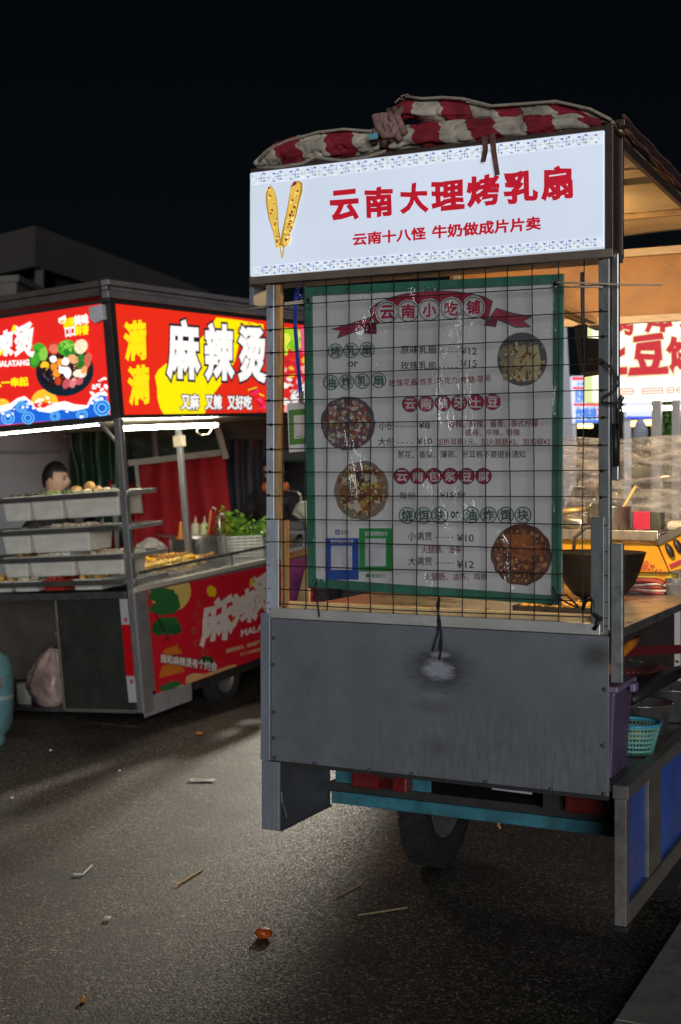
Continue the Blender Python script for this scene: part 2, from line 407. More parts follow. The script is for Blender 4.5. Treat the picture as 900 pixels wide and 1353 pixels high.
    mg = n.new('ShaderNodeMix'); mg.data_type = 'RGBA'; mg.blend_type = 'MULTIPLY'; mg.inputs[0].default_value = 1; l.new(cur, mg.inputs[6]); l.new(wr2.outputs[0], mg.inputs[7]); cur = mg.outputs[2]
    sc2 = n.new('ShaderNodeMapping'); sc2.inputs['Rotation'].default_value = (0, .5, 0); sc2.inputs['Scale'].default_value = (90, 1, 3); l.new(src, sc2.inputs[0])
    nsc = n.new('ShaderNodeTexNoise'); nsc.inputs['Scale'].default_value = 1.6; nsc.inputs['Detail'].default_value = 3; l.new(sc2.outputs[0], nsc.inputs['Vector'])
    rsc = n.new('ShaderNodeMapRange'); rsc.inputs[1].default_value = .70; rsc.inputs[2].default_value = .76; rsc.inputs[4].default_value = .35; l.new(nsc.outputs['Fac'], rsc.inputs[0])
    cur = layer(cur, rsc.outputs[0], (.30, .31, .34))
    l.new(cur, b.inputs['Base Color'])
    b.inputs['Metallic'].default_value = .25
    rr = n.new('ShaderNodeMapRange'); rr.inputs[3].default_value = .38; rr.inputs[4].default_value = .62; l.new(ns.outputs['Fac'], rr.inputs[0]); l.new(rr.outputs[0], b.inputs['Roughness'])
    nw = n.new('ShaderNodeTexNoise'); nw.inputs['Scale'].default_value = 3; nw.inputs['Detail'].default_value = 2; l.new(src, nw.inputs['Vector'])
    bp = n.new('ShaderNodeBump'); bp.inputs['Strength'].default_value = .25; bp.inputs['Distance'].default_value = .02; l.new(nw.outputs['Fac'], bp.inputs['Height']); l.new(bp.outputs[0], b.inputs['Normal'])
    return m
B().box(.036, 1.052, 0, .004, .667, 1.089).build('front_panel', panel_mat(), cart, bevel=.0012)
# bolts
bolt0 = None
for u, v in ((362, 843), (361, 878), (362, 941), (362, 975), (363, 1001), (416, 1009), (488, 1018), (544, 1023), (642, 1033), (728, 1043), (798, 1049), (797, 985), (799, 911)):
    p = hx(u, v, 0)
    if bolt0 is None:
        bolt0 = B().lathe([(.0058, .0005), (.0056, -.003), (.0040, -.0052), (.0015, -.006)], n=10, axis='y').build('bolt', dsteel, cart, smooth=True); q = bolt0
    else:
        q = bolt0.copy(); COL.objects.link(q); q.parent = cart
    q.location = (p[0], -.0005, p[2])
flange = mat('flange_metal', (.36, .40, .45), .42, .5, .16, 10, .05, 120, dirt=(.13, .13, .13), dirt_amt=.5, dirt_scale=9, stretch=(1, 1, .25))
B().box(.0, .033, -.004, .010, .665, 1.104).box(.028, .0345, -.009, .012, .667, 1.092).build('corner_flange', flange, cart, bevel=.0015)
skirt = mat('skirt_metal_shaded', (.13, .135, .15), .42, .5, .2, 8, .06, 60, dirt=(.05, .05, .05), dirt_amt=.5)  # unlit inner face: its shade is put into the darker colour
B().box(.004, .064, -.004, .006, .459, .663).build('skirt_front', flange, cart, bevel=.0015)
sk = B().box(.050, .060, .006, .345, .459, .663).box(.050, .067, .006, .345, .4555, .4605)
sk.build('skirt_panel', skirt, cart, bevel=.001)
# white scratch on the skirt
sc_ = B().tube([M.p(u, v, 0, .0605) for u, v in ((372, 1046), (373, 1060), (377, 1070), (379, 1080))], .0012, 5)
sc_.build('scratch', mat('bare_scratch', (.7, .7, .8), .3, .6), cart)
# counter rail under the mesh
B().box(.036, 1.03, -.008, .03, 1.092, 1.122).build('top_rail', mat('rail_alu', (.72, .70, .66), .34, .4, .2, 16, .06, 50, dirt=(.2, .15, .1), dirt_amt=.5, dirt_scale=8), cart, bevel=.002)
# posts
lp = mat('post_galvanised', (.60, .64, .70), .36, .35, .28, 22, .1, 40, dirt=(.14, .14, .15), dirt_amt=.75, dirt_scale=12, stretch=(1, 1, .35))
B().box(.014, .041, .006, .034, 1.104, 2.085).build('front_post', lp, cart, bevel=.002)
B().box(.018, .060, .000, .0055, 1.098, 1.385).build('front_post_plate', lp, cart, bevel=.0015)
B().box(.0425, .058, .012, .034, 1.30, 2.085).box(.062, .078, .010, .034, 1.125, 1.385).build('wood_batten', wood, cart, bevel=.001)
rp_ = mat('post_dull', (.27, .28, .28), .40, .5, .3, 20, .1, 60, dirt=(.05, .04, .03), dirt_amt=.9, dirt_scale=10, stretch=(1, 1, .3))
B().box(1.022, 1.052, .006, .034, 1.104, 2.10).build('front_post', rp_, cart, bevel=.002)
B().box(1.057, 1.075, .010, .028, 1.50, 2.10).build('prop_rod', mat('rod_dull', (.30, .30, .31), .35, .75, .2, 20), cart, bevel=.003)
B().box(1.004, 1.040, -.004, .0055, 1.10, 1.405).build('post_plate', rp_, cart, bevel=.0015)
B().box(1.057, 1.088, .0, .02, .968, 1.335).build('post_plate', mat('plate_grey', (.32, .33, .33), .4, .5, .3, 14, .15, 40, dirt=(.06, .05, .04), dirt_amt=.85, dirt_scale=9), cart, bevel=.002)
for x in (.02, 1.03):
    B().box(x - .012, x + .016, 1.575, 1.605, .66, 2.43).build('rear_post', rp_, cart, bevel=.002)
# wire mesh (2.5 inch squares, slightly bent)
wm = B()
wire_x = [.075, .148, .219, .288, .360, .432, .503, .569, .639, .708, .777, .845, .915, .981]
wire_z = [2.088, 2.019, 1.949, 1.881, 1.811, 1.739, 1.667, 1.594, 1.526, 1.456, 1.384, 1.316, 1.248, 1.178, 1.135, 1.117]
for x in wire_x:
    b1, b2 = random.uniform(-.004, .004), random.uniform(-.004, .004)
    wm.tube([(x + b1 * math.sin(t * 5.2) + b2 * t, .004 + .003 * math.sin(t * 9 + x * 9), 1.093 + 1.02 * t) for t in [i / 10 for i in range(11)]], .0016, 6)
for z in wire_z:
    b1, b2 = random.uniform(-.003, .003), random.uniform(-.004, .004)
    wm.tube([(.012 + 1.036 * t, .0008 + .003 * math.sin(t * 8 + z * 7), z + b1 * math.sin(t * 4) + b2 * (t - .5)) for t in [i / 10 for i in range(11)]], .0016, 6)
for z in wire_z:
    for x in (.030, 1.030): wm.blob((x + random.uniform(-.006, .006), .003, z), (.006, .004, .0045), 8, 5)
for x in wire_x: wm.blob((x, .001, 1.119), (.006, .004, .0045), 8, 5)
wm.build('wire_mesh', mat('wire', (.045, .04, .035), .5, .7, .4, 80), cart, smooth=True)

# ---- lightbox sign
sign_white = glow('sign_white', c8(210, 220, 236), .62, .08)
brown = mat('brown_frame', (.10, .065, .055), .42, .4, .3, 20, .08, 70, dirt=(.04, .03, .03), dirt_amt=.5, dirt_scale=8, stretch=(1, 1, .4))
sg = B().box(-.036, 1.041, -.006, .10, 2.112, 2.424).build('sign_box', sign_white, cart, bevel=.004)
B().box(1.0415, 1.064, -.004, .012, 2.10, 2.440).box(1.0415, 1.0575, .0125, .099, 2.10, 2.440).box(1.0415, 1.064, .0995, .115, 2.10, 2.44).build('frame_end', brown, sg, bevel=.0015)
B().box(-.036, 1.064, -.008, .105, 2.088, 2.1105).build('frame_bottom', mat('soffit', (.24, .18, .14), .45, .3, .2, 10, dirt=(.1, .07, .05)), sg, bevel=.0015)
B().box(-.036, 1.064, -.002, .105, 2.4255, 2.437).build('frame_top', brown, sg, bevel=.0015)
B().box(-.052, -.0375, .02, .13, 2.03, 2.37).build('side_plate', mat('side_plate_grey', (.22, .25, .28), .5, .2, .15, 8), sg, bevel=.001)
ink = Ink(M, 1, -.006, -1)
red = c8(186, 22, 42)
for (lu, lv, ru, rv, w) in ((333.5, 237, 797, 181.4, 16), (335.5, 358.8, 797, 318.8, 13)):
    ink.poly([(lu - 1, lv - w * .5), (ru, rv - w * .5), (ru, rv + w * .5), (lu - 1, lv + w * .5)], c8(200, 208, 220))
    n_ = 110
    for i in range(n_):
        for kk in range(4):
            t = (i + random.uniform(.1, .9)) / n_; u = lu + (ru - lu) * t; v = lv + (rv - lv) * t + random.uniform(-.42, .42) * w
            cc = random.choice([c8(150, 165, 190), c8(135, 150, 180), c8(170, 178, 150), c8(200, 190, 160), c8(165, 185, 175), c8(205, 185, 190)])
            ink.disc(u, v, random.uniform(.7, 1.6), random.uniform(.5, 1.1), cc, 7, random.uniform(0, 3))
    n_ = 20
    for i in range(n_):
        for h, cc in ((0, c8(125, 142, 170)), (.5, c8(150, 170, 165))):
            t = .014 + .966 * (i + .25 + h * .9) / n_; u = lu + (ru - lu) * t; v = lv + (rv - lv) * t; s_ = w * (.32 if h == 0 else .2)
            ink.line((u - s_, v + s_ * .1), (u + s_, v - s_ * .1), 1.1, cc); ink.line((u, v - s_), (u, v + s_), 1.1, cc)
            if h:
                for q in (-1, 1):
                    ink.disc(u + q * s_ * 2.1, v - w * .3, 2.4, 1.5, c8(120, 125, 165), 8); ink.disc(u + q * s_ * 2.1, v + w * .3, 2.2, 1.4, c8(130, 150, 150), 8)
z = Z(300, 110, 3.0)
def sausage(pts, n):
    ink.poly(z(*pts), c8(150, 120, 35))
    P = np.array(z(*pts)); c_ = P.mean(0); ink.poly(c_ + (P - c_) * np.array([.80, .965]), c8(205, 168, 74))
    lo, hi = P.min(0), P.max(0)
    for _ in range(n):
        i = random.randrange(len(P)); q = c_ * 0 + P[i] * random.uniform(.25, .75) + P[(len(P) - i) % len(P)] * 0
        t = random.random(); j = len(P) - 1 - i
        q = P[i] * (.25 + .5 * t) + P[j] * (.75 - .5 * t)
        ink.disc(q[0], q[1], random.uniform(.7, 2.0), random.uniform(.9, 2.8), random.choice([c8(110, 45, 30), c8(140, 70, 30), c8(170, 120, 40), c8(120, 30, 50), c8(235, 215, 130), c8(226, 200, 110)]), 9, random.uniform(0, 3), .3)
ink.poly(z((206, 640), (212, 640), (221, 692), (217, 696)), c8(190, 150, 60)); ink.poly(z((226, 640), (231, 640), (221, 694), (217, 692)), c8(170, 130, 50))
sausage([(172, 404), (186, 418), (198, 455), (203, 520), (206, 575), (216, 632), (208, 652), (194, 650), (182, 590), (166, 540), (155, 480), (154, 440)], 44)
sausage([(282, 386), (302, 396), (301, 430), (288, 475), (276, 530), (252, 600), (242, 642), (226, 652), (212, 640), (220, 590), (240, 500), (254, 415)], 60)
ink.build('skewer_picture', printed('backlit_print', .95), sg)
ink = Ink(M, 1, -.0062, -1)
zt = Z(430, 200, 2.571)
jag = lambda a, b: (a + .014 * np.sin(b * 5 + 1), b + .022 * np.sin(a * 8 + 2))
for ch, q in zip('云南大理烤乳扇', [((20, 140), (110, 130), (110, 226), (20, 236)), ((138, 128), (226, 120), (226, 216), (138, 224)), ((258, 114), (345, 108), (345, 202), (258, 210)), ((364, 108), (468, 98), (468, 190), (364, 200)), ((485, 90), (588, 80), (588, 178), (485, 188)), ((610, 74), (717, 66), (717, 166), (610, 176)), ((737, 58), (836, 50), (836, 156), (737, 164))]):
    ink.text(ch, zt(*q), red, .040, jag)
ink.text('云南十八怪', zt((95, 280), (340, 257), (340, 298), (95, 320)), red, .036); ink.text('牛奶做成片片卖', zt((364, 254), (730, 221), (730, 265), (364, 296)), red, .036)
ink.build('lettering', printed('backlit_letter', .62), sg)

# ---- roof, canvas, rafters, back valance
canvas = mat('tan_canvas', (.58, .43, .26), .8, 0, .14, 4, .12, 30, dirt=(.22, .15, .09), dirt_amt=.35, dirt_scale=2.5)
B().grid(lambda a, b: (-.02 + 1.075 * a, .12 + 1.5 * b, 2.452 - .010 * math.sin(a * 9) * math.sin(b * 12) - .012 * math.sin(b * math.pi * 3) ** 2), 40, 50).build('roof_canvas', canvas, cart, thick=.006, smooth=True)
B().box(1.045, 1.062, .116, 1.66, 2.40, 2.428).box(1.041, 1.066, .116, 1.66, 2.463, 2.482).build('roof_edge_rail', brown, cart, bevel=.002)
B().tube([(1.068, .116 + i * .06, 2.448 + .004 * math.sin(i * 2.1)) for i in range(26)], .007, 7).tube([(1.062, .116 + i * .06, 2.488 + .003 * math.sin(i * 1.3 + 1)) for i in range(26)], .005, 6).build('rolled_edge_cloth', mat('reddish_cloth', (.16, .06, .05), .9, 0, .5, 30, .3, 80), cart, smooth=True)
for y in (.62, 1.15): B().box(-.01, 1.0435, y, y + .016, 2.418, 2.437).build('rafter', mat('rafter_tube', (.20, .13, .06), .5, .3, .2, 12), cart, bevel=.002)
ply = mat('stained_ply', (.24, .105, .026), .5, 0, .3, 5, .08, 60, dirt=(.09, .04, .015), dirt_amt=.75, dirt_scale=3.2, stretch=(1, 1, 1.5))
va = B().box(-.02, 1.25, 1.607, 1.63, 2.135, 2.375).build('back_valance', ply, cart, bevel=.002)
B().box(-.02, 1.25, 1.585, 1.606, 2.362, 2.392).box(-.02, 1.25, 1.585, 1.606, 2.105, 2.134).build('valance_batten', mat('pale_batten', (.42, .32, .22), .6, 0, .25, 16, stretch=(1, 8, 8)), va, bevel=.002)

# ---- counter, underside, ledge, flap, bumper
ctop = mat('counter_steel', (.48, .46, .43), .3, .8, .2, 9, .08, 25, dirt=(.22, .13, .05), dirt_amt=.5, dirt_scale=6)
B().box(.02, 1.075, .035, 1.60, 1.082, 1.108).build('counter_top', ctop, cart, bevel=.003)
B().box(.062, 1.03, .042, .060, 1.112, 1.138).build('counter_batten', mat('lit_batten', (.74, .54, .28), .5, 0, .2, 14, stretch=(1, 8, 8)), cart, bevel=.002)
redcl = Ink(M, 0, .900, 1)
B().box(.885, .900, .03, 1.58, .69, 1.078).build('inner_shade_board', mat('inner_dark', (.045, .03, .028), .7, 0, .4, 6), cart)  # added dark board; its colour stands for shade in the open side
zz = Z(740, 840, 3.3825)
redcl.poly(zz((285, 50), (541, 40), (541, 80), (285, 92)), c8(120, 22, 30)); redcl.poly(zz((290, 150), (541, 140), (541, 170), (290, 182)), c8(115, 26, 32))
for i in range(16): redcl.disc(*zz((300 + i * 15, 105 + (i * 37 % 34)))[0], 2.3, 1.8, random.choice([c8(60, 80, 50), c8(120, 110, 80), c8(110, 30, 30)]), 7, 0, .3)
for i in range(11): redcl.disc(*zz((305 + i * 22, 165 - i * .5))[0], 1.8, 1.3, c8(150, 130, 110), 7)
redcl.build('printed_cloth', printed('dim_print', 0, .6), cart)
B().box(.02, 1.05, .005, 1.60, .655, .666).box(.05, 1.0, .35, 1.6, .50, .53).build('chassis_deck', mat('chassis_dark', (.03, .028, .026), .7, .2, .3, 10), cart)
for x in (.25, .78): B().box(x, x + .05, .30, 1.6, .535, .654).build('chassis_beam', mat('chassis_dark', (.03,) * 3), cart)
worn = mat('worn_steel', (.20, .19, .175), .5, .5, .25, 20, .15, 60, dirt=(.08, .06, .04), dirt_amt=.6, dirt_scale=9, stretch=(1, .3, 1))
B().box(.90, 1.064, .004, 1.60, .678, .697).box(1.066, 1.108, -.02, 1.60, .668, .703).build('side_ledge', worn, cart, bevel=.002)
fl = B().box(1.070, 1.102, -.016, .016, .335, .667).box(1.070, 1.102, .017, 1.55, .334, .386)
fl.box(1.074, 1.098, .262, .425, .3865, .667).box(1.074, 1.098, .90, .94, .3865, .667).build('flap_frame', worn, cart, bevel=.002)
B().box(1.067, 1.104, -.019, .019, .320, .334).build('foot_cap', black, cart, bevel=.002)
blue = mat('blue_panel', (.02, .10, .50), .35, 0, .22, 5, .05, 20, dirt=(.03, .05, .16), dirt_amt=.6, dirt_scale=3)
for y0, y1 in ((.017, .261), (.426, .899), (.941, 1.54)): B().box(1.078, 1.088, y0, y1, .3865, .667).build('blue_panel', blue, cart)
teal = mat('teal_paint', (.045, .20, .25), .45, .1, .3, 14, .1, 60, dirt=(.05, .04, .03), dirt_amt=.8, dirt_scale=9)
B().box(.068, 1.04, .335, .352, .468, .506).build('bumper', teal, cart, bevel=.003)
for x0, x1 in ((.07, .17), (.33, .40), (.80, .90)): B().box(x0, x1, .36, .372, .512, .645).build('tail_plate', teal, cart, bevel=.002)
lens = mat('red_lens', (.16, .012, .01), .25, 0, .2, 20, .3, 200)
for x0, x1 in ((.155, .345), (.845, 1.04)): B().box(x0, x1, .30, .355, .535, .582).build('tail_lamp', lens, cart, bevel=.006)
B().prism([hx(u, v, .37) for u, v in ((650, 1040), (703, 1047), (703, 1050), (650, 1043))], (0, .004, 0)).build('number_plate', mat('plate_white', (.5, .5, .55), .4), cart)
B().tube([hx(660, 1082, .34), hx(659, 1090, .34), hx(661, 1095, .34)], .004, 6).build('hanging_strap', wood, cart)

def wheel(name, c, r, w, parent, rimcol):
    t = B()
    t.lathe([(r * .60, -w * .36), (r * .80, -w * .50), (r * .93, -w * .46), (r * .985, -w * .38), (r, -w * .2), (r, w * .2), (r * .985, w * .38), (r * .93, w * .46), (r * .80, w * .50), (r * .60, w * .36)], axis='x', n=48, cap=False)
    for i in range(40):          # tread blocks
        a = 2 * math.pi * i / 40
        for x0, x1, da in ((-.42, -.16, 0), (-.12, .12, .07), (.16, .42, 0)):
            q = []
            for rr in (r * .985, r * 1.012):
                for xx, aa in ((x0, a + da), (x1, a + da), (x1, a + da + .11), (x0, a + da + .11)):
                    q.append((xx * w, rr * math.cos(aa), rr * math.sin(aa)))
            t.hexa(q)
    o = t.build(name, rubber, parent, smooth=False); o.location = c
    rim = B().lathe([(r * .60, w * .36), (r * .57, w * .40), (r * .54, w * .30), (r * .40, w * .12), (r * .26, w * .20), (r * .12, w * .22), (r * .02, w * .24)], axis='x', n=28, cap=False)
    rim.lathe([(r * .60, -w * .36), (r * .57, -w * .40), (r * .54, -w * .3), (r * .3, -w * .1), (r * .05, -w * .1)], axis='x', n=28, cap=False)
    for i in range(5):
        a = 2 * math.pi * i / 5; rim.lathe([(r * .03, 0), (r * .03, w * .10), (r * .01, w * .12)], c=(w * .16, r * .33 * math.cos(a), r * .33 * math.sin(a)), axis='x', n=7)
    rim.build('rim', rimcol, o, smooth=True)
    return o
rimm = mat('rim_steel', (.28, .28, .29), .4, .6, .3, 14, .1, 60, dirt=(.08, .06, .05), dirt_amt=.7, dirt_scale=10)
wheel('wheel', (.035, 1.33, .28), .275, .115, cart, rimm)
wheel('wheel', (.90, 1.33, .28), .275, .115, cart, rimm)
B().tube([(.05, 1.33, .28), (.86, 1.33, .28)], .03, 10).box(.06, .10, 1.30, 1.36, .28, .50).box(.80, .84, 1.30, 1.36, .28, .50).build('axle', mat('chassis_dark', (.03,) * 3), cart)

# lit bar under the roof; unseen warm tubes added to light the inside
ba, bb = M.p(738, 404, 2, 2.12), M.p(803, 433, 2, 2.12)
B().bar(ba, bb, .03, .02).bar(ba + Vector((-.04, 0, .0)), bb + Vector((-.04, 0, 0)), .02, .02).build('lamp_bar', mat('bar_gold', (.45, .32, .14), .35, .6), cart, bevel=.002)
B().tube([(.45, .85, 2.365), (.74, .85, 2.365)], .012, 10).build('tube_lamp', glow('added_warm_tube', (1.0, .66, .30), 140), cart)
B().tube([(.08, .85, 2.365), (.40, .85, 2.365)], .012, 10).build('tube_lamp', glow('added_warm_tube', (1.0, .66, .30), 140), cart)

# ================================================================== things on and around the main cart
# menu board behind the mesh
mb = empty('menu_board', 'white menu board with green border and red ribbon heading, behind the wire mesh', 'menu board', frame=M)
MY = .045
TL, TR, BR, BL = [hx(u, v, MY) for u, v in ((403, 380), (745, 362), (742, 800), (408, 775))]
def bil(a, b): return Vector((1 - b) * ((1 - a) * BL + a * BR) + b * ((1 - a) * TL + a * TR))
B().prism([BL, BR, TR, TL], (0, .006, 0)).build('sheet', mat('menu_paper', (.64, .62, .60), .5, 0, .10, 4, dirt=(.42, .39, .39), dirt_amt=.5, dirt_scale=3), mb)
gm = mat('green_border', (.035, .15, .095), .5, 0, .25, 12, .1, 60)
bw = .026
fr = B()
for a, b_, t in (((0, 0), (1, 0), 'b'), ((1, 0), (1, 1), 'r'), ((1, 1), (0, 1), 't'), ((0, 1), (0, 0), 'l')):
    p, q = bil(*a), bil(*b_); d = (q - p).normalized(); nr = Vector((-d.z, 0, d.x))
    if nr.dot(bil(.5, .5) - p) < 0: nr = -nr
    fr.prism([p + d * bw * 0 + Vector((0, -.007, 0)), q + Vector((0, -.007, 0)), q - d * bw + nr * bw + Vector((0, -.007, 0)), p + d * bw + nr * bw + Vector((0, -.007, 0))], (0, .0065, 0))
fr.build('border_frame', gm, mb, bevel=.001)
ink = Ink(M, 1, MY, -1, .00025)
RED, DRED, GRN, DK, WH = c8(165, 14, 60), c8(120, 20, 30), c8(28, 78, 62), c8(34, 44, 42), c8(205, 200, 200)
m1 = Z(420, 360, 2.647)
ink.poly(m1((45, 198), (78, 204), (66, 232), (168, 196), (196, 152), (112, 178)), GRN); ink.poly(m1((50, 200), (84, 205), (72, 228), (166, 193), (190, 157), (114, 181)), RED)
ink.poly(m1((598, 158), (624, 123), (680, 140), (754, 154), (722, 170), (748, 192), (690, 194), (642, 172)), GRN); ink.poly(m1((602, 158), (626, 127), (680, 144), (744, 157), (716, 170), (738, 188), (692, 190), (644, 168)), RED)
ink.poly(m1((163, 214), (163, 180), (206, 172), (206, 216)), c8(110, 8, 40)); ink.poly(m1((580, 186), (592, 160), (630, 162), (624, 192)), c8(110, 8, 40))
for off, cc in ((0, GRN), (4, RED)):
    top = [(180 + off, 130 + off), (205, 108 + off), (250, 88 + off), (300, 74 + off), (360, 65 + off), (420, 62 + off), (480, 65 + off), (540, 73 + off), (585, 85 + off), (613 - off, 100 + off)]
    bot = [(596 - off, 170 - off), (560, 158 - off), (500, 150 - off), (430, 147 - off), (360, 150 - off), (290, 158 - off), (240, 168 - off), (200 + off, 180 - off)]
    ink.poly(m1(*top, *bot), cc)
def badge(u, v, r, ch, ring, face, txt, bold=.026):
    ink.disc(u, v, r, r, ring, 26); ink.disc(u, v, r * .88, r * .88, face, 26)
    h = r * .62; ink.text(ch, [(u - h, v - h - .3), (u + h, v - h + .1), (u + h, v + h + .1), (u - h, v + h - .3)], txt, bold)
for (x, y), ch in zip(((243, 140), (317, 136), (391, 132), (468, 127), (545, 122)), '云南小吃铺'):
    u, v = m1((x, y))[0]; ink.disc(u, v, 15.6, 15.6, WH, 30, 0, .03); ink.disc(u, v, 14, 14, GRN, 28); ink.disc(u, v, 12.8, 12.8, WH, 28)
    ink.text(ch, [(u - 8.5, v - 8.6), (u + 8.5, v - 9), (u + 8.5, v + 8.4), (u - 8.5, v + 8.8)], RED, .034)
for (u, v), ch in zip(((443.4, 464), (464, 463), (485, 462)), '烤乳扇'): badge(u, v, 10.3, ch, GRN, c8(188, 190, 190), GRN)
for (u, v), ch in zip(((437, 505.5), (458, 504.7), (478.8, 503.6), (500.2, 502.4)), '油炸乳扇'): badge(u, v, 10.3, ch, GRN, c8(188, 190, 190), GRN)
for x, ch in zip((542, 563, 585, 606.8, 629, 651), '云南狼牙土豆'): badge(x, 534 - (x - 542) * .028, 10.8, ch, DK, RED, WH)
for x, ch in zip((531, 552.3, 573.6, 595, 616.7, 639), '云南包浆豆腐'): badge(x, 629, 11, ch, DK, c8(165, 16, 45), WH)
for x, ch in zip((538, 559.8, 581.2), '烧饵块'): badge(x, 681, 11.3, ch, GRN, c8(190, 190, 190), GRN)
for x, ch in zip((622.7, 645.5, 668.2, 691), '油炸饵块'): badge(x, 680.5, 11.3, ch, GRN, c8(190, 190, 190), GRN)
ink.text('or', tq(460, 473, 478, 484.5), DK, .02); ink.text('or', tq(596, 606, 676, 684), GRN, .03)
def row(body, u0, u1, vt, vb, col=DK, bold=.012, slope=.0): ink.text(body, tq(u0, u1, vt, vb, slope), col, bold)
def dots(u0, u1, v, slope=0):
    n_ = int((u1 - u0) / 5.2)
    for i in range(n_):
        u = u0 + i * (u1 - u0) / n_; ink.line((u, v + slope * (u - u0)), (u + 3, v + slope * (u + 3 - u0)), 1.0, DK)
row('原味乳扇', 529.6, 576, 456.5, 467.5); dots(580, 607, 465); row('¥12', 609, 630, 459, 468.5)
row('玫瑰乳扇', 529.6, 576, 477.5, 488.5); dots(580, 607, 485.5); row('¥15', 609, 630, 475.5, 485)
row('玫瑰花酱/炼乳/巧克力/焦糖/草莓', 514, 648.6, 501.5, 511, DRED, .012, -.045)
row('小份', 501, 521, 557, 568); dots(524, 550, 564); row('¥8', 553, 568, 557.5, 566.5)
row('香辣、麻辣、酱香、泰式柠檬', 593, 711, 555.5, 565.5, DRED, .012, -.012); row('微辣、中辣、特辣', 615, 687, 566.5, 576, DRED)
row('大份', 500, 521, 578.5, 588.5); dots(524, 549, 585); row('¥10', 551, 571, 578.5, 587.5); row('加折耳根1元、加火腿肠¥2、加泡椒¥2', 577, 727, 579, 588, DRED)
row('葱花、香菜、薄荷、折耳根不要提前通知', 525.5, 694, 596, 605.5, DK, .012, -.004)
row('每份', 528, 549, 650, 659); row('¥15/份', 581.6, 615, 649, 658.5)
row('小满贯', 539, 571, 703, 714); dots(575, 602, 710); row('¥10', 604, 626, 706, 715.5); row('火腿肠、油条', 557, 610, 721, 731, DRED)
row('大满贯', 539, 571, 736, 747); dots(575, 602, 744); row('¥12', 604, 626, 741, 750.5); row('火腿肠、油条、鸡柳', 561, 643.6, 757, 767, DRED)
# dishes
BL_ = c8(150, 150, 155)
ink.disc(690, 474.5, 33, 35.5, c8(74, 72, 76), 40); 
random.seed(21)
for dx, cc in ((-19, c8(150, 130, 88)), (-2, c8(178, 158, 110)), (15, c8(190, 172, 120))):
    ink.poly([(690 + dx - 7, 458), (690 + dx + 6, 455), (690 + dx + 10, 480), (690 + dx + 6, 502), (690 + dx - 6, 502), (690 + dx - 9, 480)], cc)
ink.poly([(660, 462), (686, 468), (684, 474), (658, 472)], c8(120, 116, 112))
blotches(ink, 690, 480, 31, 30, [c8(120, 78, 36), c8(95, 52, 26), c8(190, 178, 128), c8(205, 195, 150), c8(165, 140, 80)], 130, .7, 2.8)
def dish(u, v, ru, rv, base, cols, n, a, b):
    ink.disc(u, v, ru, rv, base, 36, 0, .03); blotches(ink, u, v, ru * .95, rv * .95, cols, n, a, b)
dish(460, 559, 36, 36, c8(92, 80, 92), [c8(150, 70, 45), c8(175, 95, 60), c8(190, 180, 170), c8(205, 195, 185), c8(120, 55, 40), c8(160, 140, 120), c8(115, 125, 80), c8(170, 120, 100)], 300, .8, 3.8)
dish(478, 648, 36, 39, c8(130, 112, 96), [c8(150, 120, 55), c8(175, 140, 70), c8(190, 175, 90), c8(120, 60, 35), c8(195, 185, 165), c8(70, 60, 50), c8(150, 90, 45)], 60, 4, 9); blotches(ink, 478, 648, 34, 36, [c8(200, 185, 120), c8(140, 100, 45), c8(205, 198, 180), c8(95, 70, 40), c8(165, 80, 45)], 170, .7, 2.4)
dish(689, 733, 40, 41, c8(92, 48, 30), [c8(140, 85, 40), c8(165, 110, 55), c8(100, 50, 28), c8(72, 34, 24), c8(180, 130, 65), c8(150, 70, 30)], 330, .8, 3.4)
ink.poly([(668, 706), (700, 706), (716, 730), (690, 742), (664, 722)], c8(160, 88, 40)); blotches(ink, 690, 724, 20, 14, [c8(190, 120, 60), c8(130, 60, 30)], 22, 1.2, 3)
# payment panels: the codes themselves stay blank
ink.poly(tq(430, 474, 711, 766), c8(24, 72, 160)); ink.poly(tq(437.5, 465.5, 721, 753), c8(200, 200, 205)); row('推荐使用支付宝', 437, 467, 713, 718.5, WH, .02)
ink.poly(tq(443, 449, 700, 706.5), c8(24, 72, 160)); ink.text('支', tq(443.8, 448.2, 701, 705.6), WH, .03); row('支付宝', 450.5, 460.5, 700.5, 706, DK, .02)
ink.poly(tq(474.5, 519, 698, 755), c8(40, 140, 64)); ink.poly(tq(482.6, 510, 711.5, 748), c8(200, 200, 205)); row('推荐使用微信支付', 482, 512, 702, 708, WH, .02)
ink.disc(486, 760.5, 3, 2.6, c8(40, 140, 64), 12); row('微信支付', 491, 509, 758, 763.5, c8(70, 110, 80), .02)
ink.build('menu_print', printed('menu_ink', 0, .5, .95), mb)
